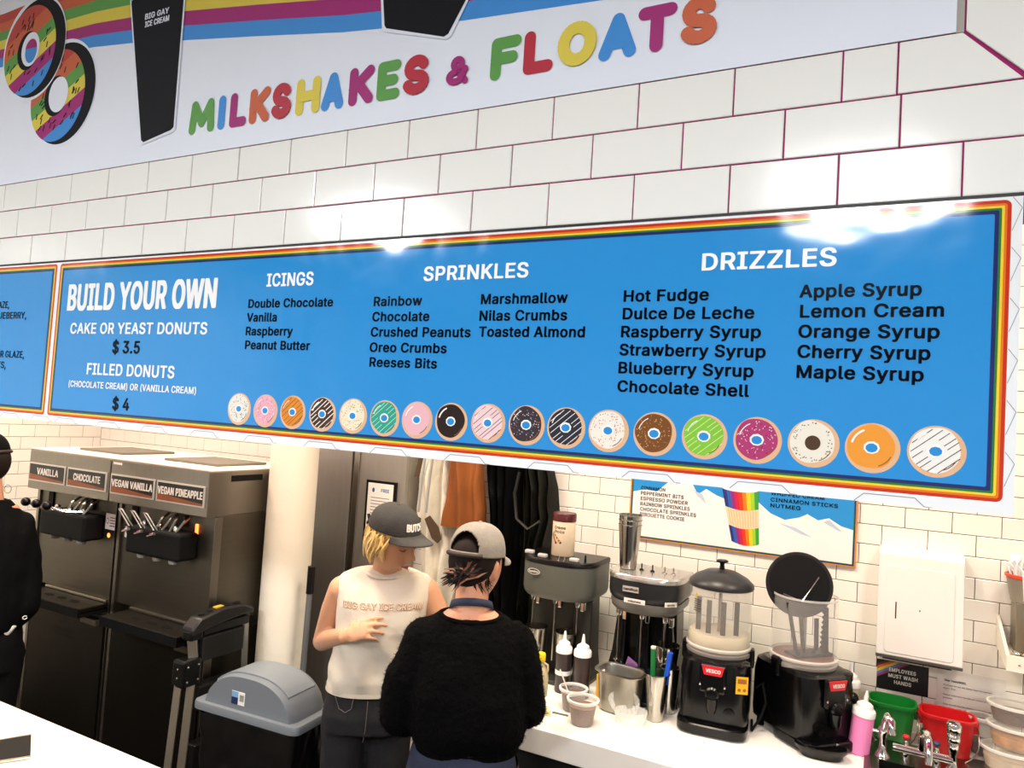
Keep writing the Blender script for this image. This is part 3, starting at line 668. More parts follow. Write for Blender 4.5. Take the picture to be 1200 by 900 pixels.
q = M(); q.loft(rings, cap=False); q.build('bag', mat('black bin bag', '#08080a', 0.28), bn, 60)
q = M(); q.loft([[(x*s, y*s, z) for x, y in rr2(0.262, 0.200, 0.045)] for z, s in ((0.735, 0.985), (0.735, 1.0), (0.758, 1.0), (0.765, 0.985), (0.766, 0.93), (0.760, 0.5))], cap=True)
lid = q.build('lid_rim', binm, bn, 40)
# domed hood: arched along x, with a swing flap set into it
def dome(hx0, hx1, y0, y1, z0, h, n=24, inset=0.0):
    rings = []
    for j in range(7):
        v = j/6; y = y0+(y1-y0)*v
        edge = min(v, 1-v)*2; s = 1-0.06*(1-min(1, edge*3))**2
        ring = []
        for k in range(n+1):
            u = -1+2*k/n; x = u*hx1*s; z = z0+h*s*(max(0, 1-abs(u)**2.6))**0.62
            ring.append((x, y, z))
        ring += [(hx1*s, y, z0-0.005), (-hx1*s, y, z0-0.005)]
        rings.append(ring)
    return rings
q = M(); q.loft(dome(0, 0.225, -0.165, 0.165, 0.766, 0.135)); hood = q.build('hood', binm, bn, 45)
rings = []
for j in range(5):
    y = -0.125+0.25*j/4; ring = []
    for k in range(17):
        u = -0.80+1.60*k/16; x = u*0.225; ring.append((x, y, 0.7665+0.135*(1-abs(u)**2.6)**0.62+0.0035))
    rings.append(ring+[(0.18, y, 0.84), (-0.18, y, 0.84)])
q = M(); q.loft(rings); flap = q.build('flap', mat('grey flap plastic', '#7d848a', 0.4), bn, 45)
st = M().box(-0.045, 0.02, -0.1675, -0.1650, 0.785, 0.835).build('sticker', PAPER, hood, label='blue and white product sticker')
q = M(); q.flat([(-0.045, 0.785), (-0.012, 0.785), (-0.012, 0.812), (-0.045, 0.812)], -0.168); q.m = 1; q.flat([(-0.045, 0.812), (-0.012, 0.812), (-0.012, 0.835), (-0.045, 0.835)], -0.168)
q.m = 2
for k in range(6): q.flat([(-0.004+k*0.0035, 0.800), (-0.002+k*0.0035, 0.800), (-0.002+k*0.0035, 0.825), (-0.004+k*0.0035, 0.825)], -0.168)
print_ = [mat('navy print', '#1d2c58', 0.5), mat('pale blue print', '#7fa9cf', 0.5), INK]
st.location = (-0.03, 0, 0)
q.build('hood_print', print_, hood).location = (-0.03, 0, 0)

# ================================================================== COATS ON THE BACK WALL
def cloth(name, label, cat, outline, y0, depth, m, seed, group=None, nx=26, nz=40, folds=5, rim=0.02):
    """a hanging garment: outline gives (z, x_left, x_right) from top down; folds run down it"""
    q = M(); rnd = random.Random(seed); F = []; B = []
    zs = [outline[0][0]+(outline[-1][0]-outline[0][0])*j/nz for j in range(nz+1)]
    def lr(z):
        for (za, la, ra), (zb, lb, rb) in zip(outline, outline[1:]):
            if za >= z >= zb or zb >= z >= za:
                t = (z-za)/(zb-za) if zb != za else 0; return la+(lb-la)*t, ra+(rb-ra)*t
        return outline[-1][1:]
    rings = []
    for z in zs:
        l, r = lr(z); ring = []
        for k in range(nx+1):
            u = k/nx; x = l+(r-l)*u
            x += 0.012*noise.noise(Vector((seed, z*7, u*3)))
            d = depth*(math.sin(PI*u)**0.45)*(0.72+0.28*math.sin(folds*2*PI*u+seed+2.2*noise.noise(Vector((seed*1.7, u*2, z*2.5)))))
            d += 0.018*noise.noise(Vector((x*9, z*6, seed)))
            ring.append((x, y0-max(d, 0.006), z))
        ring += [(r-(r-l)*k/6, y0, z) for k in range(0, 7)]
        rings.append(ring)
    q.loft(rings)
    o = q.build(name, m, None, 70); tag(o, label, cat, group)
    return o
WCL = mat('off-white canvas', '#dedac9', 0.85, var=0.45, vscale=7, bump=0.002, bscale=60)
TAN = mat('rust brown fabric', '#8a4e1e', 0.85, var=0.12, vscale=9, bump=0.0015, bscale=70)
BKC = mat('black coat fabric', '#050608', 0.7, spec=0.2, var=0.2, vscale=6, bump=0.002, bscale=30)
OLV = mat('dark olive quilted fabric', '#0e0f09', 0.6, spec=0.25, var=0.25, vscale=6, bump=0.002, bscale=30)
BRP = mat('brown leather patch', '#4c3a28', 0.6, var=0.1, vscale=10)
ap = cloth('jacket', 'off-white hanging jacket with brown patches beside the stainless doors', 'jacket', [(1.95, -2.08, -1.92), (1.75, -2.11, -1.86), (1.62, -2.13, -1.83), (1.45, -2.12, -1.82), (1.30, -2.08, -1.83), (1.05, -2.05, -1.86), (0.85, -2.02, -1.88)], 3.165, 0.12, WCL, 1, folds=3)
def patch(parent, name, poly, y, m, t=0.006, label=None):
    return M().prism(poly, y-t, y).build(name, m, parent, label=label, bevel=0.002)
patch(ap, 'shoulder_patch', [(-2.085, 1.62), (-2.055, 1.63), (-2.035, 1.74), (-2.06, 1.76)], 3.043, BRP, label='brown patch')
patch(ap, 'elbow_patch', [(-2.005, 1.42), (-1.955, 1.33), (-1.92, 1.31), (-1.90, 1.335), (-1.92, 1.39), (-1.975, 1.44)], 3.04, BRP, label='brown patch')
patch(ap, 'pocket_patch', [(-2.09, 1.44), (-2.03, 1.42), (-2.03, 1.38), (-2.08, 1.39)], 3.045, BRP, label='brown patch')
for x in (-2.035, -1.99):
    M().tube([(x+0.02, 3.038, 1.85), (x, 3.036, 1.62), (x-0.01, 3.038, 1.45)], 0.008, 8, flat=0.6).build('strap', mat('pale grey strap', '#a5aaa8', 0.7), ap, 60, label='pale grey strap')
cloth('jacket', 'pale grey jacket hanging behind the two women, under the rust one', 'jacket', [(1.46, -1.86, -1.74), (1.25, -1.86, -1.68), (1.0, -1.87, -1.68), (0.72, -1.87, -1.68)], 3.165, 0.085, mat('pale grey canvas', '#a9a597', 0.85, var=0.25, vscale=10), 5)
cloth('jacket', 'rust brown jacket hanging between the white and black coats', 'jacket', [(1.95, -1.885, -1.72), (1.75, -1.88, -1.715), (1.60, -1.89, -1.69), (1.50, -1.90, -1.675), (1.44, -1.91, -1.675), (1.40, -1.915, -1.68)], 3.065, 0.09, TAN, 2, folds=2)
cloth('coat', 'black coat hanging right of the rust brown jacket', 'coat', [(1.95, -1.70, -1.52), (1.70, -1.705, -1.51), (1.45, -1.67, -1.51), (1.15, -1.66, -1.51), (0.92, -1.66, -1.52)], 3.165, 0.17, BKC, 3)
cloth('coat', 'dark olive coat at the right end of the hanging coats', 'coat', [(1.95, -1.50, -1.41), (1.72, -1.505, -1.38), (1.62, -1.505, -1.35), (1.50, -1.505, -1.335), (1.44, -1.50, -1.35), (1.30, -1.50, -1.37), (1.0, -1.50, -1.38), (0.90, -1.49, -1.39)], 3.165, 0.15, OLV, 4)
bag = M(); bag.tube([(-1.48, 3.0, 1.70), (-1.49, 2.985, 1.60), (-1.47, 2.98, 1.49), (-1.41, 2.98, 1.45), (-1.36, 2.99, 1.49)], 0.012, 8, flat=0.5)
tag(bag.build('bag_strap', mat('dark strap webbing', '#1b1b16', 0.6), None, 60), 'dark webbing strap draped over the olive coat', 'strap')
for i, x in enumerate((-1.95, -1.77, -1.56, -1.42)):
    h = thing('coat_hook', ('coat hook above the off-white jacket', 'coat hook above the rust brown jacket', 'coat hook above the black coat', 'coat hook above the olive coat')[i], 'hook', (x, 3.174, 1.955))
    M().box(-0.012, 0.012, -0.004, 0, -0.03, 0.03).build('back_plate', STEEL, h); M().tube([(0, 0, 0.01), (0, -0.03, 0.0), (0, -0.04, 0.02)], 0.005, 8).build('prong', STEEL, h)
cloth('apron', 'rust brown apron edge hanging low behind the dark-haired woman', 'apron', [(1.22, -1.78, -1.72), (1.1, -1.79, -1.71), (0.75, -1.79, -1.71)], 3.055, 0.04, TAN, 8)

# ================================================================== MIXERS
GRYG = mat('grey green enamel', '#5c5f57', 0.35, var=0.04, vscale=6)
CHAR = mat('charcoal enamel', '#26282b', 0.32, var=0.04, vscale=6)
def dshape(hw, front, back, n=22, p=2.6):
    pts = [(-hw, back)]
    for k in range(n+1):
        a = PI+PI*k/n; c, s = math.cos(a), math.sin(a)
        pts.append((hw*math.copysign(abs(c)**(2/p), c), front*abs(s)**(2/p)*-1 if front > 0 else 0))
    pts.append((hw, back)); return pts
def slab_o(q, poly, z0, z1, s0=1.0, s1=1.0): 
    return q.loft([[(x*s0, y*s0, z0) for x, y in poly], [(x*s1, y*s1, z1) for x, y in poly]])
def mixer(label, loc, rz, hw, h0, h1, kind):
    o = thing('milkshake_mixer', label, 'milkshake mixer', loc, rz)
    D = dshape(hw, 0.13, 0.13)
    body = GRYG if kind == 0 else CHAR
    q = M(); q.loft([[(x*s, y*s, z) for x, y in D] for z, s in ((h0, 0.90), (h0+0.012, 0.97), (h0+0.03, 1), (h1-0.02, 1.0))]); hd = q.build('head', body, o, 40)
    if kind == 0:
        q = M(); q.loft([[(x*s, y*s, z) for x, y in D] for z, s in ((h1-0.021, 1.012), (h1-0.006, 1.012), (h1, 0.985), (h1+0.001, 0.9))]); q.build('top_rim', BLACK, o, 40)
        for k, (x, y) in enumerate(((-0.135, -0.055), (-0.055, -0.098), (0.085, -0.09))):
            M().box(x-0.020, x+0.020, y-0.012, y+0.012, h1, h1+0.016, 0.005).build('switch', mat('pale switch', '#b9bab6', 0.3), o, label='pale rocker switch')
        for x in (0.02, 0.045): M().lathe([(0.004, h1), (0.003, h1+0.018)], x, -0.1, 8).build('toggle', CHROME, o)
        M().lathe([(0.005, h1), (0.004, h1+0.03)], 0.125, -0.07, 8).build('toggle', BLACK, o)
        q = M(); q.disc(0, 0, 0.030, 0.0125, 0, 24); q.m = 1; q.disc(0, 0, 0.027, 0.0100, -0.0003, 24); q.m = 0; text(q, 'hamilton', -0.022, 0.022, -0.004, 0.009, -0.0006, 0.03)
        b = q.build('badge', [PAPER, INK], hd, label='oval script badge'); b.location = (-0.075, -0.134, h1-0.055); b.rotation_euler = (0, 0, -0.12)
    else:
        q = M(); q.loft([[(x*s, y*s, z) for x, y in D] for z, s in ((h1-0.021, 1.015), (h1-0.006, 1.015), (h1, 0.98), (h1+0.001, 0.85))]); q.build('top_plate', mat('silver top', '#c9c8c3', 0.25, 0.8), o, 40)
        q = M(); q.loft([[(x*s*0.94, y*s*0.94, z) for x, y in D] for z, s in ((h0-0.045, 0.86), (h0-0.03, 0.97), (h0-0.012, 1.0), (h0, 1.0))]); q.build('lower_collar', mat('grey enamel collar', '#77756f', 0.35, 0.2), o, 40)
        for x in (-0.03, 0.015, 0.065, 0.10): M().lathe([(0.010, h1), (0.008, h1+0.006), (0.003, h1+0.008), (0.003, h1+0.028)], x, 0.0, 8).build('toggle', STEEL if x > 0.05 else BLACK, o)
        q = M(); q.box(-0.032, 0.032, 0, 0.001, -0.011, 0.011); q.m = 1; text(q, 'hamilton', -0.028, 0.028, -0.004, 0.009, -0.0004, 0.04)
        b = q.build('badge', [mat('silver badge', '#b5b2aa', 0.4), INK], hd, label='small silver badge'); b.location = (-0.03, -0.135, h1-0.052)
        for (x, y, w_, s_, r_) in ((-0.012, -0.136, 0.042, 'milkshake', 0.0), (0.120, -0.094, 0.026, 'spindle', 0.75)):
            q = M(); q.box(-w_, w_, 0, 0.001, -0.009, 0.009); q.m = 1; text(q, s_, -w_*0.6, w_*0.6, -0.004, 0.007, -0.0004, 0.02)
            b = q.build('label_strip', [PAPER, INK], hd, label='white label strip'); b.location = (x, y, h1-0.095); b.rotation_euler = (0, 0, r_)
    hb = h0 if kind == 0 else h0-0.045
    # column, three bays and base plate
    cm = mat('dark grey enamel', '#33342f', 0.35) if kind == 0 else mat('gloss black enamel', '#0d0e10', 0.22)
    q = M(); q.loft([[(-hw*a, 0.0, z), (hw*a, 0.0, z), (hw*a, 0.115, z), (-hw*a, 0.115, z)] for z, a in ((0.0, 0.96), (0.1, 0.86), (hb, 0.82))]); q.build('column', cm, o, bevel=0.006)
    for s in (-1, 0, 1) if kind else (1,):
        q = M(); x = s*hw*0.62
        q.loft([[(x*a-w_, -0.05*f, z), (x*a+w_, -0.05*f, z), (x*a+w_*1.1, 0.01, z), (x*a-w_*1.1, 0.01, z)] for z, a, w_, f in ((0.0, 1.2, 0.045, 1.3), (hb*0.5, 1.05, 0.026, 0.8), (hb, 1.0, 0.018, 0.5))]) if kind else q.box(x-0.03, x+0.05, -0.03, 0.01, 0, hb, 0.01)
        q.build('fin', cm, o, bevel=0.004)
    q = M(); q.slab(dshape(hw*0.98, 0.12, 0.11), 0, 0.018); q.build('base', cm, o, bevel=0.004)
    for k in range(3):
        x = (k-1)*hw*0.62; L_ = hb-(0.20 if k == 0 else 0.26 if k == 1 else 0.21)
        sp = M().tube([(x, -0.065, hb), (x, -0.065, L_)], 0.0042, 10).build('spindle', mat('spindle steel', '#a8a59c', 0.22, 1.0), o, 50)
        M().lathe([(0.012, hb-0.022), (0.014, hb-0.01), (0.014, hb)], x+0.004, -0.07, 14).build('spindle_collar', CHROME, sp, 50)
        if not (kind == 0 and k < 2):
            q = M(); q.lathe([(0.004, L_-0.002), (0.014, L_), (0.014, L_+0.003), (0.004, L_+0.006)], x, -0.065, 14)
            q.tube([(x-0.007, -0.065, L_-0.004), (x+0.007, -0.065, L_-0.018), (x-0.007, -0.065, L_-0.03)], 0.003, 6)
            q.build('agitator', CHROME, sp, 50)
        M().box(x+0.020, x+0.036, -0.085, -0.06, hb-0.034, hb, 0.003).build('cup_guide', CHROME, o)
    return o
mixer('grey triple milkshake mixer with a canister on top, left of the other mixer', (-1.195, 2.90, CT), 0.0, 0.162, 0.340, 0.502, 0)
mixer('black silver-topped triple milkshake mixer with stacked steel cups on it', (-0.822, 2.90, CT), 0.0, 0.150, 0.388, 0.493, 1)

# ------------------------------------------------------------------ steel cups
def cup_prof(rb, rt, h, t=0.0015): return [(rb*0.9, 0), (rb, 0.003), (rb+(rt-rb)*0.5, h*0.5), (rt, h-0.004), (rt+0.003, h-0.002), (rt+0.003, h), (rt-t, h), (rb+(rt-rb)*0.5-t, h*0.5), (rb-t, 0.006), (0.001, 0.006)]
def steel_cup(label, loc, rb=0.033, rt=0.047, h=0.17, group=None, name='steel_cup'):
    q = M(); q.lathe(cup_prof(rb, rt, h), n=36); o = q.build(name, CUPSTEEL, None, 35); o.location = loc
    return tag(o, label, 'steel cup', group)
for k, lb in enumerate(('lowest steel cup of the stack on the black mixer', 'middle steel cup of the stack on the black mixer', 'topmost steel cup of the stack on the black mixer')):
    c = steel_cup(lb, (-0.905, 2.885, CT+0.4945+0.0195*k), 0.033, 0.047, 0.180, 'steel cups stacked on the mixer')
steel_cup('tall steel cup under the left spindle of the grey mixer, half behind the sleeve', (-1.272, 2.835, CT+0.019), 0.036, 0.049, 0.19)
steel_cup('tall steel cup under the middle spindle of the grey mixer', (-1.135, 2.838, CT+0.019), 0.036, 0.049, 0.19)
steel_cup('steel tumbler holding blue and green handled tools', (-0.712, 2.695, CT), 0.029, 0.045, 0.172)
steel_cup('steel tumbler behind the one with the tools', (-0.690, 2.797, CT), 0.026, 0.036, 0.170)
c = steel_cup('dark rimmed steel cup hung at the right spindle of the black mixer', (-0.715, 2.83, CT+0.085), 0.034, 0.050, 0.155)
for lb, x, y, col_, tl, cap in (('green handled tool with white end in the steel tumbler', -0.722, 2.700, '#1f7a3a', -0.010, True), ('blue handled tool in the steel tumbler', -0.700, 2.690, '#1a52c8', 0.035, False)):
    o = thing('kitchen_tool', lb, 'tool', (x, y, CT+0.02))
    q = M(); q.tube([(0, 0, 0), (tl*0.6, 0, 0.13)], 0.004, 8); q.build('shaft', STEEL, o)
    q = M(); q.tube([(tl*0.6, 0, 0.12), (tl, 0, 0.235)], 0.012, 10, flat=0.8); q.build('handle', mat('tool '+col_, col_, 0.3), o, 50)
    if cap: M().tube([(tl, 0, 0.235), (tl*1.02, 0, 0.242)], 0.012, 10, flat=0.8).build('end_cap', WHITEP, o, 50)

# canister
can = thing('canister', 'cream wafer canister with dark red lid on the grey mixer', 'canister', (-1.205, 2.91, CT+0.504))
q = M(); q.lathe([(0.048, 0), (0.0495, 0.002), (0.0495, 0.145), (0.0485, 0.148)], n=40); q.build('body', mat('canister cream', '#e3d2b4', 0.35, var=0.18, vscale=14), can, 40)
q = M(); q.lathe([(0.051, 0.146), (0.051, 0.176), (0.048, 0.180), (0.001, 0.180)], n=40); q.build('lid', mat('dark red lid', '#4e1a1c', 0.3), can, 40)
def wrap(R, a0): return lambda x, z: (R*math.sin(x/R+a0), -R*math.cos(x/R+a0), z)
q = M(); W_ = wrap(0.0499, 0.15)
text(q, 'Crème', -0.032, 0.018, 0.115, 0.012, 0, 0.03, func=W_); text(q, 'Rolls', -0.030, 0.014, 0.098, 0.012, 0, 0.02, func=W_)
def wstroke(q, pts, w, W_):
    for (x0, z0), (x1, z1) in zip(pts, pts[1:]):
        n = 4
        for i in range(n):
            xa, za, xb, zb = x0+(x1-x0)*i/n, z0+(z1-z0)*i/n, x0+(x1-x0)*(i+1)/n, z0+(z1-z0)*(i+1)/n
            l = math.hypot(x1-x0, z1-z0); px, pz = -(z1-z0)/l*w/2, (x1-x0)/l*w/2
            q.add([W_(xa-px, za-pz), W_(xb-px, zb-pz), W_(xb+px, zb+pz), W_(xa+px, za+pz)], [(0, 1, 2, 3)])
q.m = 1; wstroke(q, [(-0.048, 0.092), (-0.020, 0.052)], 0.009, W_); wstroke(q, [(-0.040, 0.098), (0.002, 0.055)], 0.009, W_)
q.m = 0; wstroke(q, [(-0.024, 0.058), (-0.020, 0.052)], 0.010, W_); wstroke(q, [(-0.003, 0.060), (0.002, 0.055)], 0.010, W_)
q.build('label_print', [mat('brown print', '#4a2a1c', 0.5), mat('wafer print', '#9a6a3a', 0.5)], can)

# ================================================================== BOTTLES AND TUBS
def squeeze(name, label, loc, bodycol, h=0.165, r=0.031, band=False, capcol='#efefec', rz=0, tilt=None):
    o = thing(name, label, 'squeeze bottle', loc, rz)
    if tilt: o.rotation_euler = tilt
    q = M(); q.lathe([(r*0.9, 0), (r, 0.004), (r, h*0.93), (r*0.93, h)], n=32); q.build('body', mat('bottle '+bodycol, bodycol, 0.35), o, 40)
    q = M(); q.lathe([(r*1.06, h*0.97), (r*1.06, h+0.012), (r*0.98, h+0.018), (r*0.80, h+0.022), (r*0.72, h+0.034), (r*0.45, h+0.040), (0.008, h+0.044), (0.0065, h+0.060), (0.0035, h+0.078), (0.001, h+0.079)], n=28); q.build('nozzle_cap', mat('cap '+capcol, capcol, 0.35), o, 40)
    if band: 
        q = M(); q.lathe([(r+0.0008, h*0.44), (r+0.0008, h*0.55)], n=32, cap=False); q.build('tape_band', PAPER, o, 40, label='white tape band')
    return o
squeeze('squeeze_bottle', 'dark sauce squeeze bottle with a white tape band', (-1.105, 2.745, CT), '#3a302e', 0.160, 0.031, True)
squeeze('squeeze_bottle', 'plain dark sauce squeeze bottle right of the taped one', (-1.022, 2.735, CT), '#392e2b', 0.165, 0.033)
squeeze('squeeze_bottle', 'pink squeeze bottle with white cap beside the black machine', (-0.040, 2.855, CT), '#e884b8', 0.135, 0.035, rz=0, tilt=(0.0, 0.10, 0))
squeeze('squeeze_bottle', 'cloudy squeeze bottle with white cap behind the pink one', (-0.075, 3.02, CT), '#b8ad98', 0.175, 0.032)
jar = thing('glass_jar', 'small amber jar standing behind the black machine', 'jar', (-0.15, 3.09, CT))
q = M(); q.lathe([(0.035, 0), (0.036, 0.17), (0.028, 0.19), (0.028, 0.20)], n=24); q.build('body', mat('cloudy amber', '#9a8f70', 0.3), jar, 40)
M().lathe([(0.030, 0.20), (0.030, 0.218), (0.02, 0.222)], n=24).build('lid', mat('brass lid', '#a99252', 0.3, 0.8), jar, 40)

def clear(name, col='#e8e6e0', alpha=0.35, rough=0.15): return mat(name, col, rough, alpha=alpha)
CLEAR = clear('clear plastic', '#f1f0ec', 0.10); CLEARR = clear('clear plastic rim', '#f3f2ec', 0.75)
GRAN = mat('granola', '#7d6250', 0.9, var=0.9, vscale=160, bump=0.004, bscale=160)
def tub(label, loc, rb, rt, h, fill, fm, lid=False, name='deli_tub', rot=None, sy=1.0, rimc=None):
    o = thing(name, label, 'plastic tub', loc)
    if rot: o.rotation_euler = rot
    q = M(); q.lathe([(rb*0.96, 0), (rb, 0.003), (rt, h), (rt-0.0015, h), (rb-0.0015, 0.004)], n=36, sy=sy, cap=False); q.build('wall', CLEAR, o, 40)
    q = M(); q.lathe([(rt, h-0.010), (rt+0.004, h-0.008), (rt+0.005, h), (rt-0.002, h+0.0015), (rt-0.003, h-0.004)], n=36, sy=sy, cap=False); q.build('rim', rimc or CLEARR, o, 40)
    if lid: q = M(); q.lathe([(rt+0.003, h+0.0005), (rt+0.003, h+0.004), (rt-0.006, h+0.004), (rt-0.012, h+0.001), (0.001, h+0.001)], n=36, sy=sy); q.build('lid', clear('clear lid', '#efeee6', 0.22), o, 40)
    if fill:
        f = fill; r1 = rb+(rt-rb)*f; rings = []
        q = M(); q.lathe([(rb-0.003, 0.004), (r1-0.003, h*f), (r1*0.6, h*f+0.004), (0.001, h*f+0.002)], n=36, sy=sy); q.build('contents', fm, o, 40)
    return o
tub('clear tub of brown granola near the worktop edge', (-0.925, 2.505, CT), 0.041, 0.054, 0.088, 0.72, GRAN)
tub('clear tub of brown sauce with a spoon, behind the granola tub', (-1.00, 2.60, CT), 0.040, 0.050, 0.082, 0.75, mat('brown sauce', '#6a5248', 0.5))
sp = thing('spoon', 'pale plastic spoon standing in the tub of brown sauce', 'spoon', (-1.01, 2.59, CT+0.05)); 
M().tube([(0, 0, 0), (-0.045, 0.0, 0.09)], 0.004, 8, flat=0.5).build('handle', mat('pale spoon plastic', '#d9d4c8', 0.4), sp)
M().ell((0.005, 0, -0.008), 0.010, 0.008, 0.014, 10, 8).build('bowl', mat('pale spoon plastic', '#d9d4c8', 0.4), sp, 60)

# steel hotel pan (oval bain-marie insert)
pan = thing('bain_marie_pan', 'brushed steel oval pan in front of the black mixer', 'steel pan', (-0.850, 2.70, CT), math.radians(-6)); pan.scale = (1.08, 1.05, 1.0)
def oval_ring(a, b, z, n=44, p=3.2): 
    out = []
    for k in range(n):
        t = 2*PI*k/n; c, s = math.cos(t), math.sin(t); out.append((a*math.copysign(abs(c)**(2/p), c), b*math.copysign(abs(s)**(2/p), s), z))
    return out
q = M(); q.loft([oval_ring(a, b, z) for a, b, z in ((0.060, 0.042, 0), (0.068, 0.050, 0.006), (0.078, 0.058, 0.138), (0.080, 0.060, 0.145), (0.090, 0.070, 0.147), (0.090, 0.070, 0.150), (0.078, 0.058, 0.150), (0.075, 0.055, 0.14), (0.066, 0.048, 0.010), (0.010, 0.010, 0.008))]); q.build('body', mat('pan steel', '#a8a49a', 0.34, 1.0, var=0.06, vscale=6, stretch=(1, 1, 10)), pan, 40)
yw = thing('yellow_bottle', 'yellow bottle half hidden behind the steel pan', 'bottle', (-0.932, 2.715, CT)); M().lathe([(0.018, 0), (0.020, 0.11), (0.012, 0.118)], n=20).build('body', mat('mustard', '#d8a021', 0.35), yw, 40); M().lathe([(0.012, 0.116), (0.012, 0.13)], n=20).build('cap', WHITEP, yw, 40)
pk = M().prism([(-0.03, 0), (0.03, 0), (0.022, 0.10), (-0.022, 0.12)], -0.01, 0.01).build('foil_packet', mat('purple pink foil', '#8a5f96', 0.3, 0.2, var=0.5, vscale=20), None, bevel=0.003)
pk.location = (-0.86, 2.80, CT+0.055); pk.rotation_euler = (0.1, 0.2, 0.3); tag(pk, 'purple and pink packet sticking up behind the steel pan', 'packet')
bx = M().box(-0.05, 0.05, -0.03, 0.03, 0, 0.055, 0.004).build('small_box', mat('dark grey box', '#2c2d2f', 0.5), None); bx.location = (-0.86, 2.80, CT); tag(bx, 'dark small box behind the steel pan', 'box')
# clear clamshell on its side
cl = thing('clamshell', 'empty clear ridged clamshell container in front of the steel pan', 'plastic container', (-0.790, 2.610, CT), 0.15)
for s, tilt in ((1, 0.0), (-1, 0.5)):
    q = M(); n = 40
    def rr_(r, z): return [(r*(1+0.05*(k % 2))*math.cos(2*PI*k/n), 0.75*r*(1+0.05*(k % 2))*math.sin(2*PI*k/n), z) for k in range(n)]
    q.loft([rr_(0.058, 0.045), rr_(0.054, 0.02), rr_(0.045, 0.0), rr_(0.043, 0.0015), rr_(0.052, 0.02), rr_(0.056, 0.045)], cap=False)
    o = q.build('shell', clear('clear ridged plastic', '#f2f2ef', 0.35, 0.05), cl, 20); o.location = (0.012*s, 0.03*(1-s)/2, 0.002+0.035*(1-s)/2); o.rotation_euler = (tilt, 0, 0.3*s)
ban = thing('banana', 'peeled pale banana half lying on the worktop edge', 'banana', (-1.105, 2.50, CT+0.012), 0.3)
M().tube([(-0.06, 0, 0), (-0.03, 0.004, 0.004), (0.0, 0.004, 0.004), (0.035, -0.004, 0.003), (0.055, -0.012, 0.0)], [0.010, 0.014, 0.015, 0.013, 0.004], 14).build('flesh', mat('banana flesh', '#efe0a4', 0.5), ban, 60)
M().tube([(-0.06, -0.012, -0.006), (0.0, -0.014, -0.006), (0.06, -0.03, -0.008)], [0.006, 0.008, 0.002], 8, flat=0.5).build('peel', mat('banana peel', '#cfc25a', 0.5), ban, 60)
kn = M().box(-0.03, 0.03, -0.005, 0.005, 0, 0.004, 0.001).build('knife', STEEL, None); kn.location = (-1.02, 2.53, CT); kn.rotation_euler = (0, 0, 0.1); tag(kn, 'dark metal knife tip beside the banana', 'knife')

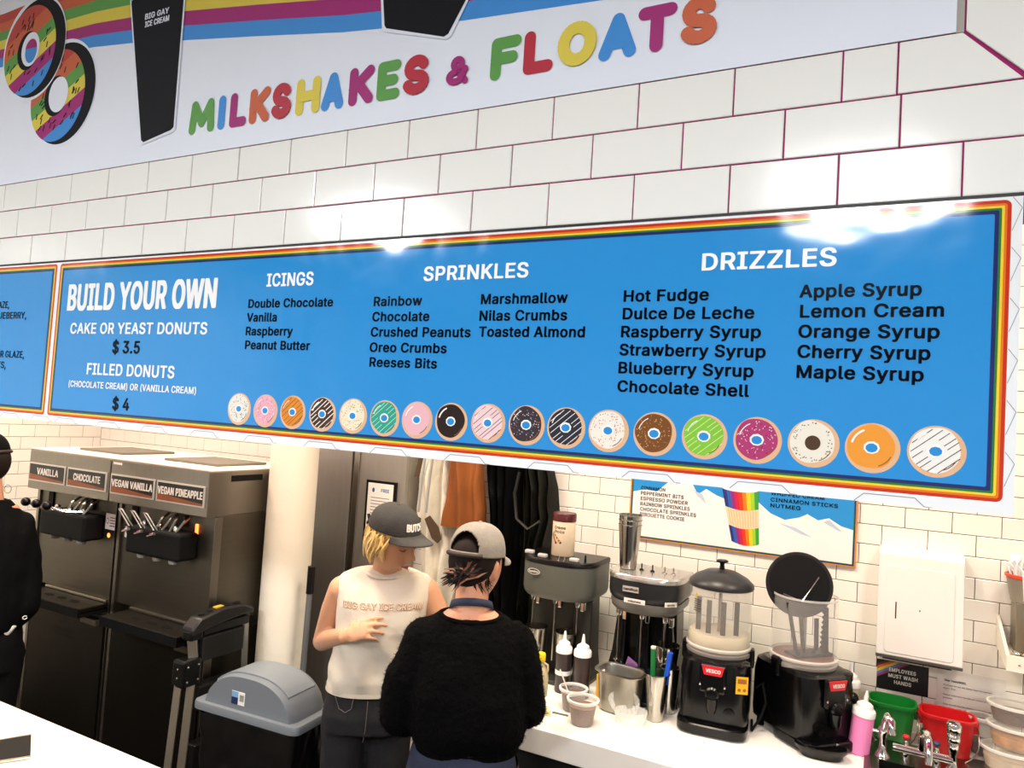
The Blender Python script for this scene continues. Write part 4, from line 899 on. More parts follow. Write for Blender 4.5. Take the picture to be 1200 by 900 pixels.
# ================================================================== HOT CHOCOLATE MACHINES
HB = mat('gloss black housing', '#050506', 0.22, spec=0.4, bump=0.0003, bscale=20)
BOWL = mat('clear bowl', '#fbfaf6', 0.04, alpha=0.11)
FROST = mat('frosted bowl with splashes', '#e6e3da', 0.12, alpha=0.15, var=0.25, vscale=14, stretch=(3, 3, 0.6))
RED = mat('red badge', '#cf2030', 0.35)
def choc_machine(label, loc, rz, open_):
    o = thing('hot_drink_machine', label, 'drink machine', loc, rz)
    q = M(); 
    def ring(a, b, z, p=5): return oval_ring(a, b, z, 48, p)
    q.loft([ring(0.120, 0.150, 0.035), ring(0.122, 0.152, 0.06), ring(0.122, 0.150, 0.20), ring(0.118, 0.140, 0.245), ring(0.105, 0.118, 0.258)]); q.build('housing', HB, o, 35)
    q = M(); q.loft([ring(0.118, 0.10, 0.006), ring(0.122, 0.105, 0.010), ring(0.122, 0.105, 0.036), ring(0.115, 0.10, 0.040)]); bs = q.build('drip_base', HB, o, 35); bs.location = (0, -0.075, 0)
    for sx in (-1, 1):
        for sy in (-1, 1): M().lathe([(0.014, 0), (0.012, 0.036)], sx*0.095, sy*0.10, 12).build('foot', RUBBER, o)
    # bowl seat
    q = M(); q.lathe([(0.112, 0.250), (0.116, 0.258), (0.116, 0.268), (0.100, 0.272)], n=44); q.build('bowl_seat', mat('grey clear seat', '#aaa6a0', 0.2, 0.3), o, 40)
    q = M(); q.lathe([(0.108, 0.268), (0.113, 0.275), (0.112, 0.50), (0.1105, 0.50), (0.1105, 0.276), (0.106, 0.272)], n=48, cap=False); bw = q.build('bowl', FROST if not open_ else BOWL, o, 40)
    q = M(); q.lathe([(0.1105, 0.492), (0.1135, 0.494), (0.1135, 0.501), (0.1105, 0.501)], n=48, cap=False); q.build('bowl_rim', mat('clear bowl rim', '#f2f0ea', 0.1, alpha=0.5), bw, 40)
    q = M(); q.lathe([(0.1125, 0.275), (0.118, 0.280), (0.118, 0.286), (0.1125, 0.290)], n=48, cap=False); q.build('bowl_flange', mat('clear bowl rim', '#f2f0ea', 0.1, alpha=0.5), bw, 40)
    if not open_:
        q = M(); q.lathe([(0.104, 0.272), (0.109, 0.278), (0.109, 0.318), (0.106, 0.330), (0.09, 0.326), (0.001, 0.328)], n=40); q.build('milk', mat('creamy milk', '#e6dcc0', 0.3), o, 40)
        for k in range(4):
            a = -1.0+0.62*k; M().box(-0.009, 0.009, -0.002, 0.002, 0.335, 0.455).build('paddle_arm', mat('dark grey paddle', '#161616', 0.5, spec=0.3), o).location = (0.085*math.sin(a), -0.085*math.cos(a), 0)
        M().tube([(0, 0, 0.27), (0, 0, 0.49)], 0.007, 10).build('shaft', STEEL, o)
        q = M(); q.lathe([(0.117, 0.496), (0.119, 0.500), (0.117, 0.512), (0.095, 0.532), (0.055, 0.552), (0.018, 0.558), (0.001, 0.558)], n=48); ld = q.build('lid', mat('dark grey lid', '#252527', 0.38), o, 40)
        q = M(); q.lathe([(0.011, 0.556), (0.008, 0.575), (0.010, 0.582), (0.022, 0.586), (0.022, 0.591), (0.016, 0.594), (0.001, 0.594)], n=24); q.build('lid_knob', HB, ld, 40)
        q = M(); q.m = 0
        for k in range(5): text(q, ('CAUTION', 'HOT LID', 'DO NOT', 'REMOVE', 'IN USE')[k], 0.0, 0.036-0.004*(k % 2), 0.030-0.008*k, 0.005, 0, 0.03)
        p = q.build('lid_print', PAPER, ld); p.location = (0.033, -0.078, 0.522); p.rotation_euler = (-1.02, 0, 0.42)
        q = M(); W2 = wrap(0.1127, -0.85); q.add([W2(x, z) for x, z in ((0, .462), (0.016, .462), (0.008, .480))], [(0, 1, 2)]); q.m = 1
        for k in range(6): wstroke(q, [(-0.004, 0.452-k*0.008), (0.034-0.004*(k % 2), 0.452-k*0.008)], 0.003, W2)
        q.build('warning_print', [mat('warning yellow', '#d8b020', 0.5), INK], o)
    else:
        q = M(); q.lathe([(0.100, 0.272), (0.104, 0.276), (0.104, 0.284), (0.070, 0.286), (0.001, 0.284)], n=40); q.build('residue', mat('brown residue', '#6b443c', 0.4, var=0.3, vscale=30), o, 40)
        M().tube([(0, 0, 0.28), (0, 0, 0.44)], 0.008, 12).build('shaft', STEEL, o)
        PD = mat('dark grey paddle', '#161616', 0.5, spec=0.3)
        for x, z1, dx, w_ in ((-0.078, 0.482, -0.026, 0.009), (-0.040, 0.44, -0.008, 0.009), (0.030, 0.42, -0.004, 0.011)):
            M().tube([(x*0.55, -0.03, 0.292), (x*0.85, -0.035, 0.315), (x+dx, -0.03, z1)], [0.006, w_, w_], 8, flat=0.35, ref=(0, 1, 0)).build('paddle_arm', PD, o, 40)
        pts = [(0.060, 0.288), (0.088, 0.288)]+[(0.084-0.0005*k, 0.30+0.012*k) for k in range(1, 14)]+[(0.052, 0.455)]
        left = []
        for k in range(8): left += [(0.052-0.001*k, 0.44-k*0.018), (0.062-0.001*k, 0.431-k*0.018)]
        M().prism(pts[:-1]+[(0.070, 0.46), (0.05, 0.455)]+left, -0.034, -0.026).build('scraper', PD, o, bevel=0.002, label='notched scraper blade')
        M().box(-0.07, 0.09, -0.05, 0.02, 0.286, 0.296, 0.003).build('paddle_base', PD, o)
    # tap assembly
    tp = M(); tp.box(-0.046, 0.046, -0.168, -0.148, 0.150, 0.252, 0.01); tpo = tp.build('tap_housing', HB, o)
    q = M(); q.prism([(-0.030, 0.215), (0.030, 0.215), (0.039, 0.247), (-0.039, 0.247)], -0.172, -0.168); q.m = 1; text(q, 'VESCO', -0.024, 0.026, 0.225, 0.012, -0.1724, 0.035)
    q.build('badge', [RED, PAPER], tpo, label='red badge with white lettering')
    q = M(); q.lathe([(0.024, 0), (0.024, 0.02), (0.018, 0.026), (0.001, 0.027)], n=24); kb = q.build('tap_knob', HB, o, 40); kb.location = (0, -0.150, 0.150); kb.rotation_euler = (PI/2, 0, 0)
    q = M(); q.lathe([(0.014, 0.0), (0.018, 0.015), (0.020, 0.05)], n=20); q.build('spout', HB, o, 40).location = (0, -0.165, 0.085)
    for sx in (-1, 1): M().ell((sx*0.042, -0.170, 0.180), 0.004, 0.003, 0.005, 8, 6).build('rivet', CHROME, tpo)
    for sx in (-1, 1):
        M().box(sx*0.118-0.012, sx*0.118+0.012, -0.02, 0.02, 0.215, 0.285, 0.008).build('bowl_clip', HB, o)
    q = M(); q.lathe([(0.034, 0.235), (0.036, 0.24), (0.036, 0.262), (0.03, 0.266)], n=26); q.build('top_dial', HB, o, 40).location = (0.085, -0.10, -0.012)
    q = M(); q.lathe([(0.020, 0), (0.020, 0.008), (0.001, 0.009)], n=24); kd = q.build('temperature_knob', HB, o, 40); kd.location = (0.06 if not open_ else -0.06, -0.150, 0.085); kd.rotation_euler = (PI/2, 0, 0)
    return o
cm1 = choc_machine('black hot drink machine with closed lid and creamy milk inside', (-0.522, 2.83, CT), 0.10, False)
q = M(); q.box(-0.021, 0.021, -0.001, 0, -0.03, 0.03); q.m = 1; q.box(-0.015, 0.015, -0.0014, -0.001, 0.006, 0.022)
for x in (-0.009, 0.009): q.disc(x, -0.016, 0.006, 0.006, -0.0014, 12)
yl = q.build('warning_sticker', [mat('warning sticker yellow', '#e0ac18', 0.45), mat('sticker brown print', '#9a5a20', 0.5)], cm1, label='yellow warning sticker'); yl.location = (0.098, -0.1425, 0.190); yl.rotation_euler = (0, 0, 0.32)
cm2 = choc_machine('black hot drink machine with open clear bowl and lid propped in it', (-0.232, 2.90, CT), 0.82, True)
kb = M(); kb.ell((0.135, -0.10, 0.155), 0.022, 0.022, 0.022); kb.build('side_knob', HB, cm2, 60)
q = M(); q.lathe([(0.112, -0.004), (0.116, 0.0), (0.114, 0.008), (0.085, 0.024), (0.03, 0.034), (0.001, 0.035)], n=48)
lo = thing('machine_lid', 'black round lid standing upright inside the open bowl', 'lid', (-0.255, 2.885, CT+0.535)); lo.rotation_euler = (math.radians(-102), math.radians(-10), math.radians(12))
q.build('shell', mat('black lid plastic', '#0b0b0c', 0.3), lo, 40)
q = M(); q.lathe([(0.104, -0.006), (0.104, -0.003), (0.001, -0.003)], n=40); q.build('inner_plate', BLACKM, lo, 40)
M().tube([(-0.06, 0.03, -0.012), (0.0, 0.06, -0.018), (0.07, -0.02, -0.012)], 0.0016, 6).build('wire_clip', CHROME, lo)
# cable between the machines
cb = M(); cb.tube([(-0.385, 2.86, CT+0.14), (-0.36, 2.84, CT+0.17), (-0.345, 2.84, CT+0.10), (-0.36, 2.82, CT+0.05), (-0.385, 2.80, CT+0.008), (-0.40, 2.9, CT+0.006)], 0.005, 8); tag(cb.build('power_cable', RUBBER, None, 60), 'black power cable looping between the two hot drink machines', 'cable')
dt = thing('drip_tray', 'black oval drip tray lying in front of the open machine', 'tray', (-0.150, 2.735, CT), 0.15)
q = M(); q.loft([oval_ring(a, b, z, 40, 2.3) for a, b, z in ((0.062, 0.030, 0), (0.068, 0.034, 0.008), (0.070, 0.036, 0.018), (0.083, 0.046, 0.030), (0.085, 0.048, 0.038), (0.080, 0.044, 0.040), (0.070, 0.036, 0.032), (0.01, 0.01, 0.030))]); q.build('tray', HB, dt, 40)

# ================================================================== HAND SINK
SINKS = mat('sink steel', '#8f8c84', 0.28, 1.0, var=0.06, vscale=8)
sk = thing('sink', 'small stainless hand sink set in the worktop at the lower right', 'sink', (0.14, 2.87, CT))
q = M(); x0, x1, y0, y1 = -0.160, 0.30, -0.25, 0.16; a0, a1, b0, b1 = -0.115, 0.27, -0.22, -0.045
q.box(x0, x1, b1, y1, -0.002, 0.006); q.box(x0, x1, y0, b0, -0.002, 0.006); q.box(x0, a0, b0, b1, -0.002, 0.006); q.box(a1, x1, b0, b1, -0.002, 0.006)
q.build('deck', SINKS, sk)
q = M(); rw = [[(a0, b0, .005), (a1, b0, .005), (a1, b1, .005), (a0, b1, .005)], [(a0+.01, b0+.01, -.08), (a1-.01, b0+.01, -.08), (a1-.01, b1-.01, -.08), (a0+.01, b1-.01, -.08)]]
q.loft(rw, cap=False); q.add(rw[1], [(0, 1, 2, 3)]); q.build('basin', mat('dark basin steel', '#3b3a37', 0.3, 1.0), sk)
def faucet():
    f = thing('faucet', 'chrome two-handle faucet bridge mounted behind the hand sink', 'faucet', (0.14, 2.87, CT))
    base = -0.01
    M().tube([(-0.075, base, 0.045), (0.10, base, 0.045)], 0.014, 16).build('bridge', CHROME, f, 60)
    for k, x in enumerate((-0.105, 0.10)):
        q = M(); q.lathe([(0.024, 0.006), (0.022, 0.012), (0.012, 0.03), (0.010, 0.06), (0.014, 0.075), (0.016, 0.095), (0.012, 0.105)], x, base, 20); v = q.build('valve', CHROME, f, 60)
        if k == 0:
            q = M(); q.tube([(x, base, 0.09), (x+0.006, base-0.01, 0.125), (x+0.012, base-0.03, 0.15), (x+0.022, base-0.045, 0.14), (x+0.026, base-0.05, 0.10)], [0.010, 0.012, 0.013, 0.014, 0.012], 14); q.build('lever', CHROME, v, 60)
            M().tube([(x, base, 0.085), (x-0.035, base, 0.085)], 0.006, 10).build('lever_arm', CHROME, v, 60)
            M().ell((x-0.045, base, 0.085), 0.012, 0.014, 0.020, 14, 10).build('lever_tip', BLACK, v, 60)
        else:
            q = M(); q.lathe([(0.018, 0.105), (0.020, 0.110), (0.020, 0.128), (0.017, 0.131), (0.021, 0.134), (0.023, 0.160), (0.018, 0.168), (0.001, 0.170)], x, base, 24); q.build('aerator_head', CHROME, v, 50)
    q = M(); q.tube([(0.01, base, 0.045), (0.01, base, 0.10), (0.015, base-0.02, 0.125), (0.022, base-0.06, 0.13), (0.026, base-0.09, 0.11), (0.026, base-0.10, 0.05)], 0.0115, 14); q.build('spout', CHROME, f, 60)
    for x in (-0.035, 0.055):
        q = M(); q.lathe([(0.013, 0.0), (0.011, 0.05), (0.007, 0.058), (0.007, 0.068)], x, base+0.025, 14); vv = q.build('valve', CHROME, f, 50)
        M().ell((x, base+0.025, 0.078), 0.012, 0.012, 0.008, 12, 8).build('index_cap', RED if x < 0 else mat('dark index', '#26405e', 0.4), vv, 60)
    return f
faucet()

# ------------------------------------------------------------------ buckets
def bucket(label, loc, col_, sx, rz=0.0, h=0.165):
    o = thing('sanitizer_pail', label, 'pail', loc, rz)
    m = mat('pail '+col_, col_, 0.32); mi = m
    def R(a, b, z): return oval_ring(a, b, z, 48, 3.6)
    a = sx
    q = M(); q.loft([R(a*.80, .042, 0), R(a*.82, .045, .004), R(a*.97, .058, h-.02), R(a*.99, .060, h-.012), R(a*1.04, .066, h-.012), R(a*1.06, .068, h-.006), R(a*1.06, .068, h), R(a*.97, .058, h), R(a*.95, .056, h-.02), R(a*.80, .043, .006), R(.01, .01, .006)])
    q.build('body', m, o, 40)
    q = M(); pts = []
    for k in range(15):
        t = PI*k/14; pts.append((a*1.06*math.cos(t), -0.070, h*0.55-0.085*math.sin(t)))
    q.tube([(a*1.05, 0, h-.02), (a*1.08, -0.04, h*0.75)]+pts+[(-a*1.08, -0.04, h*0.75), (-a*1.05, 0, h-.02)], 0.0022, 8); q.build('wire_handle', STEEL, o, 60)
    for s in (-1, 1): M().box(s*a*1.03-0.008, s*a*1.03+0.008, -0.014, 0.014, h-0.05, h-0.01, 0.003).build('ear', m, o)
    return o
bucket('green plastic sanitizer pail behind the faucet', (0.062, 3.065, CT), '#137a2c', 0.076, 0.0, 0.136)
bucket('red plastic sanitizer pail right of the green one', (0.236, 3.045, CT), '#c8171c', 0.083, 0.0, 0.136)

# ------------------------------------------------------------------ deli containers, lower right
NUT = mat('caramel pieces', '#b98248', 0.5, var=0.8, vscale=38, bump=0.006, bscale=60)
DKF = mat('brown filling', '#5a3e2e', 0.8, var=0.6, vscale=80, bump=0.004, bscale=90)
XT = thing
tub('clear oval deli tub at the bottom of the right-hand stack, pale inside', (0.420, 3.015, CT), 0.075, 0.088, 0.072, 0.6, mat('pale beige filling', '#cbb79a', 0.7, var=0.2, vscale=30), True, sy=0.75)
tub('clear oval deli tub of caramel pieces in the middle of the stack', (0.435, 3.02, CT+0.0785), 0.070, 0.084, 0.070, 0.55, NUT, True, sy=0.75)
tub('clear oval deli tub of brown filling on top of the stack', (0.430, 3.025, CT+0.155), 0.066, 0.080, 0.062, 0.6, DKF, True, sy=0.75)
tub('small clear tub left of the deli tub stack against the wall', (0.345, 3.115, CT), 0.034, 0.044, 0.130, 0.35, DKF, False)

# ================================================================== ON THE BACK WALL
WY = 3.175
pd = thing('towel_dispenser', 'white enamel paper towel dispenser on the tiled back wall', 'towel dispenser', (0.140, WY, 1.165))
WE = mat('white enamel steel', '#e6e4df', 0.22, bump=0.0006, bscale=9)
def dring(z, f): return [(-0.137, -f, z), (0.137, -f, z), (0.137, 0, z), (-0.137, 0, z)]
q = M(); q.loft([dring(0.0, 0.118), dring(0.365, 0.090), dring(0.385, 0.070)]); pb = q.build('case', WE, pd, bevel=0.004)
# raised front door with rounded inset line
q = M(); T_ = Matrix.Translation((0, -0.1175, 0.0)) @ Matrix.Rotation(math.atan2(0.028, 0.365)*-1, 4, 'X'); q.T = T_
q.prism([(x, z) for x, z in rrect(-0.112, 0.108, 0.012, 0.325, 0.012)], -0.003, 0.004); dr = q.build('front_door', WE, pd, bevel=0.002)
q = M(); q.T = T_; q.box(-0.079, -0.075, -0.0036, -0.0028, 0.135, 0.195); q.build('slot', INK, dr)
q = M(); q.T = T_; q.disc(-0.0, 0.175, 0.002, 0.004, -0.0035, 10); q.build('chip_mark', INK, dr)
M().box(-0.138, 0.138, -0.119, -0.004, -0.010, 0.0, 0.002).build('towel_slot_tray', mat('mid grey steel', '#6f6d69', 0.3, 0.9), pd)  # plain grey steel tray below the case
M().box(-0.115, 0.105, -0.112, -0.095, -0.016, -0.009, 0.003).build('towel_slot', BLACKM, pd)
M().tube([(-0.005, -0.045, 0.379), (0.012, -0.05, 0.381)], 0.003, 8).build('lock', INK, pd)

# EMPLOYEES MUST WASH HANDS
ws = thing('hand_wash_sign', 'black EMPLOYEES MUST WASH HANDS sign with rainbow corner', 'sign', (0.095, WY, 1.008))
M().box(-0.086, 0.086, -0.002, 0, 0, 0.108).build('card', mat('black card', '#0c0c10', 0.5), ws)
def band(q, d0, d1):     # diagonal stripe across the upper left corner
    def cut(d): return [(-0.086, 0.108-d*0.62), (-0.086+d, 0.108)]
    (ax, az), (bx_, bz) = cut(d0); (cx_, cz_), (dx, dz) = cut(d1); q.flat([(ax, az), (cx_, cz_), (dx, dz), (bx_, bz)], -0.0024)
for i_, (nm, mm) in enumerate((('brown', '#5a3020'), ('orange', '#c8622a'), ('yellow', '#d8b23a'), ('blue', '#5878a8'), ('magenta', '#8c3a62'))):
    q = M(); band(q, 0.030+0.016*i_, 0.046+0.016*i_); q.build('rainbow_stripe', mat('card '+nm, mm, 0.5), ws, label=nm+' stripe')
for s, xa, xb, zz in (('EMPLOYEES', -0.044, 0.044, 0.074), ('MUST WASH', -0.046, 0.050, 0.052), ('HANDS', -0.026, 0.030, 0.030)):
    q = M(); text(q, s, xa, xb, zz-0.004, 0.0135, -0.0028, 0.022); q.build('lettering', PAPER, ws)
# typed letter
lt = thing('typed_notice', 'white typed notice taped to the tiles right of the black sign', 'paper notice', (0.312, WY, 0.905))
M().box(-0.105, 0.108, -0.0015, 0, 0, 0.218).build('paper', PAPER, lt)
q = M(); text(q, 'Dear Team/BGIC,', -0.080, -0.012, 0.176, 0.0065, -0.0018, 0.05); q.build('lettering', mat('grey ink', '#6b6b70', 0.7), lt)
for k, (s, w_) in enumerate((('If you are the last one, please clean the counters', 0.150), ('every time.', 0.04), ('', 0), ('Please make sure the lids are closed properly', 0.155), ('please.', 0.03), ('', 0), ('They should also be labelled and dated, wiped', 0.160), ('down every night and put away on the shelf at', 0.160), ('closing time and again when you open.', 0.13), ('', 0), ('Thank you for your help with all of this,', 0.15), ('the team', 0.05))):
    if s: q = M(); text(q, s, -0.083, -0.083+w_, 0.160-k*0.0115, 0.0045, -0.0018, 0.02); q.build('lettering', mat('grey ink', '#6b6b70', 0.7), lt)

# second menu board
mb2 = thing('menu_board', 'small framed toppings menu board with mountains and a rainbow cup on the back wall', 'sign', (-0.54, WY, 1.46))
X0, X1, Z0, Z1 = -0.999, -0.079, 1.447, 1.83
def loc2(p): return [(x+0.54, z-1.46) for x, z in p]
def R2(d): return loc2([(X0+d, Z0+d), (X1-d, Z0+d), (X1-d, Z1-d), (X0+d, Z1-d)])
M().box(X0+0.54, X1+0.54, -0.012, 0, Z0-1.46, Z1-1.46).build('frame', mat('ochre frame line', '#c8862e', 0.4), mb2)
q = M(); q.flat(R2(0.006), -0.0124); q.build('border_line', V_INDIGO, mb2); q = M(); q.flat(R2(0.010), -0.0128); q.build('border_line', V_GREEN, mb2)
q = M(); q.flat(R2(0.013), -0.0132); q.build('print_panel', V_BLUE, mb2)
mts = [(X0+.013, 1.652), (-0.93, 1.668), (-0.88, 1.662), (-0.85, 1.690), (-0.80, 1.735), (-0.77, 1.745), (-0.73, 1.72), (-0.70, 1.668), (-0.665, 1.695), (-0.62, 1.672), (-0.58, 1.66), (-0.45, 1.662), (-0.40, 1.622), (-0.345, 1.602), (-0.29, 1.618), (-0.26, 1.635), (-0.22, 1.615), (-0.18, 1.628), (-0.135, 1.602), (-0.092, 1.592), (-0.092, Z0+.013), (X0+.013, Z0+.013)]
q = M(); q.flat(list(reversed(loc2(mts))), -0.0136)
SNOW = mat('snowy print', '#ecebe8', 0.3, var=0.03, vscale=8); q.m = 0
q.m = 1
for poly in ([(-0.80, 1.70), (-0.775, 1.735), (-0.75, 1.69), (-0.765, 1.71)], [(-0.20, 1.61), (-0.18, 1.622), (-0.13, 1.58), (-0.15, 1.585)], [(-0.37, 1.588), (-0.30, 1.575), (-0.24, 1.545), (-0.28, 1.552)], [(-0.72, 1.685), (-0.70, 1.66), (-0.66, 1.63), (-0.68, 1.67)]): q.flat(list(reversed(loc2(poly))), -0.0140)
q.build('mountain_print', [SNOW, mat('mountain shade print', '#b9c6d8', 0.3)], mb2)
for s, xa, za, xb in (('CINNAMON', -0.950, 1.6735, -0.842), ('PEPPERMINT BITS', -0.950, 1.6500, -0.760), ('ESPRESSO POWDER', -0.950, 1.6265, -0.741), ('RAINBOW SPRINKLES', -0.950, 1.6030, -0.731), ('CHOCOLATE SPRINKLES', -0.950, 1.5795, -0.703), ('PIROUETTE COOKIE', -0.950, 1.5560, -0.752), ('WHIPPED CREAM', -0.402, 1.7060, -0.20), ('CINNAMON STICKS', -0.402, 1.6800, -0.150), ('NUTMEG', -0.402, 1.6560, -0.287)):
    q = M(); text(q, s, xa+.54, xb+.54, za-1.46-0.008, 0.0155, -0.0145, 0.012); q.build('lettering', V_BLACK, mb2)
# rainbow cup
q = M(); cupc = []
cl_, cr_ = [(-0.600, 1.712), (-0.550, 1.480)], [(-0.452, 1.705), (-0.440, 1.497)]
def cp(u, v):
    xl = cl_[0][0]+(cl_[1][0]-cl_[0][0])*v; xr = cr_[0][0]+(cr_[1][0]-cr_[0][0])*v; zl = 1.712-(1.712-1.490)*v; 
    return (xl+(xr-xl)*u+.54, zl-0.012*math.sin(PI*u)-1.46)
hues = ['#2a2f78', '#2a5aa8', '#8a2a80', '#c81e3c', '#e03a1e', '#e87a1e', '#f0c828', '#9ac82e', '#3a9a3e']
for bandv in ((0.0, 0.36), (0.70, 1.0)):
    for i_ in range(9):
        q.m = i_; q.flat([cp(i_/9, bandv[1]), cp((i_+1)/9, bandv[1]), cp((i_+1)/9, bandv[0]), cp(i_/9, bandv[0])], -0.0148)
q.m = 9
q.flat([cp(0, .70), cp(.33, .70), cp(.66, .70), cp(1, .70), cp(1, .36), cp(.66, .36), cp(.33, .36), cp(0, .36)], -0.0148)
q.m = 10
for i_ in range(1, 12): q.flat([cp(i_/12-.010, .68), cp(i_/12+.010, .68), cp(i_/12+.010, .38), cp(i_/12-.010, .38)], -0.0151)
q.m = 11; q.disc(-0.526+.54, 1.712-1.46, 0.078, 0.016, -0.0150)
q.build('cup_print', [mat('cup '+h, h, 0.3) for h in hues]+[mat('sleeve beige', '#e6cda6', 0.5), mat('sleeve rib', '#cba678', 0.5), V_WHITE], mb2, label='rainbow paper cup picture')

# ================================================================== CORNER SHELF WITH STRAWS
SH = mat('cream shelf board', '#e7e2d2', 0.4)
sf = thing('wall_shelf', 'cream wall shelf with slanted side at the right edge', 'shelf', (0.62, WY, 1.30))
# side gusset + boards
q = M(); q.add([(-0.235, 0, 0.050), (-0.235, -0.25, -0.030), (-0.235, -0.25, -0.075), (-0.235, 0, -0.055), (-0.225, 0, 0.050), (-0.225, -0.25, -0.030), (-0.225, -0.25, -0.075), (-0.225, 0, -0.055)], [(0, 1, 2, 3), (7, 6, 5, 4), (0, 4, 5, 1), (1, 5, 6, 2), (2, 6, 7, 3), (3, 7, 4, 0)]); q.build('side_panel', SH, sf)
M().box(-0.225, 0.35, -0.25, 0, -0.055, -0.043).build('shelf_board', SH, sf)
M().box(-0.235, 0.35, -0.262, -0.25, -0.078, -0.028).build('front_lip', SH, sf)
M().lathe([(0.003, 0), (0.003, 0.002)], 0, 0, 10).build('screw', INK, sf).location = (-0.20, -0.2635, -0.055)
ZB = 1.30-0.043
bxg = M().box(-0.06, 0.10, -0.06, 0.06, 0, 0.165, 0.003).build('metal_box', mat('warm grey steel box', '#8f8672', 0.4, 0.6), None); bxg.location = (0.485, 3.10, ZB); tag(bxg, 'warm grey metal box on the corner shelf, carrying the straw tub', 'box')
st = thing('straw_tub', 'grey tub with an orange rim full of white wrapped straws', 'straw tub', (0.468, 3.085, ZB+0.166))
q = M(); q.lathe([(0.055, 0), (0.070, 0.085), (0.072, 0.088), (0.068, 0.088), (0.05, 0.004)], n=36, cap=False); q.lathe([(0.055, 0), (0.001, 0)], n=36); q.build('body', mat('taupe tub', '#8c8474', 0.4), st, 40)
q = M(); q.lathe([(0.068, 0.080), (0.074, 0.084), (0.074, 0.092), (0.068, 0.094), (0.066, 0.086)], n=36, cap=False); q.build('rim', mat('orange red rim', '#d8401e', 0.4), st, 40)
rnd = random.Random(5)
SW = mat('white straw wrapper', '#f2f1ee', 0.6); 
for k in range(44):
    a = rnd.uniform(0, 2*PI); r = 0.052*math.sqrt(rnd.random()); x, y = r*math.cos(a), r*math.sin(a); tl = 1.35
    h = rnd.uniform(0.10, 0.135)
    s_ = thing('straw', 'white paper-wrapped straws bunched in the orange-rimmed tub', 'straw', (0.468+x, 3.085+y, ZB+0.172), 0, 'wrapped straws in the tub')
    M().tube([(0, 0, 0), (x*0.5, y*0.5, h)], 0.0045, 7).build('wrapper', SW, s_, 60)
    ce = M().prism([(-0.006, 0), (0.006, 0), (0.010, 0.022), (-0.008, 0.027)], -0.0008, 0.0008).build('crimped_end', SW, s_); ce.location = (x*0.5, y*0.5, h-0.004)
    ce.rotation_euler = (rnd.uniform(-.6, .6), rnd.uniform(-.7, .7), rnd.uniform(0, 3))
jr = thing('sauce_jar', 'tan brown capped jar on the corner shelf', 'jar', (0.475, 2.985, ZB)); M().lathe([(0.025, 0), (0.027, 0.004), (0.027, 0.075), (0.022, 0.092), (0.020, 0.098), (0.001, 0.099)], n=28).build('body', mat('tan jar', '#a97c46', 0.4), jr, 40)
spn = thing('metal_spoon', 'steel spoon lying on the corner shelf beside the tan jar', 'spoon', (0.425, 2.99, ZB+0.008)); M().ell((0, 0, 0.004), 0.016, 0.022, 0.006, 16, 8).build('bowl', CHROME, spn, 60); M().tube([(0.004, -0.02, 0.002), (0.02, -0.065, 0.0)], 0.004, 8, flat=0.5).build('handle', mat('dark spoon handle', '#4a4846', 0.3, 0.8), spn, 60)

# ================================================================== PEOPLE
def fuse(name, mb, m, parent, voxel=0.005, smooth=6, fac=0.5, disp=None, label=None):
    """weld overlapping closed pieces into one continuous surface"""
    o = mb.build('t', m); md = o.modifiers.new('r', 'REMESH'); md.mode = 'VOXEL'; md.voxel_size = voxel; md.adaptivity = 0
    sm = o.modifiers.new('s', 'SMOOTH'); sm.factor = fac; sm.iterations = smooth
    dg = bpy.context.evaluated_depsgraph_get(); dg.update(); me = bpy.data.meshes.new_from_object(o.evaluated_get(dg)); me.name = name
    old = o.data; bpy.data.objects.remove(o); bpy.data.meshes.remove(old)
    if disp:
        nrm = [v.normal.copy() for v in me.vertices]
        for v, n in zip(me.vertices, nrm): v.co += n*disp(v.co)
    me.shade_smooth(); me.materials.clear(); me.materials.append(m)
    r = bpy.data.objects.new(name, me); C.objects.link(r); r.parent = parent
    if label: r['label'] = label
    return r
def ering(c, rx, ry, n=28, tilt=None, p=2.3):
    out = []
    for k in range(n):
        t = 2*PI*k/n; a, b = math.cos(t), math.sin(t)
        v = Vector((rx*math.copysign(abs(a)**(2/p), a), ry*math.copysign(abs(b)**(2/p), b), 0))
        if tilt is not None: v = tilt @ v
        out.append(Vector(c)+v)
    return out
def torso(q, rings): return q.loft([ering(c, rx, ry) for c, rx, ry in rings])
def limb(q, pts, rad):
    # resample for a smooth taper
    P = [Vector(p) for p in pts]; out = []; rr = []
    for i in range(len(P)-1):
        for k in range(6): t = k/6; out.append(P[i].lerp(P[i+1], t)); rr.append(rad[i]+(rad[i+1]-rad[i])*t)
    out.append(P[-1]); rr.append(rad[-1]); q.tube(out, rr, 18)
    for p, r in zip(P, rad): q.ell(p, r, r, r, 16, 10)
    return q
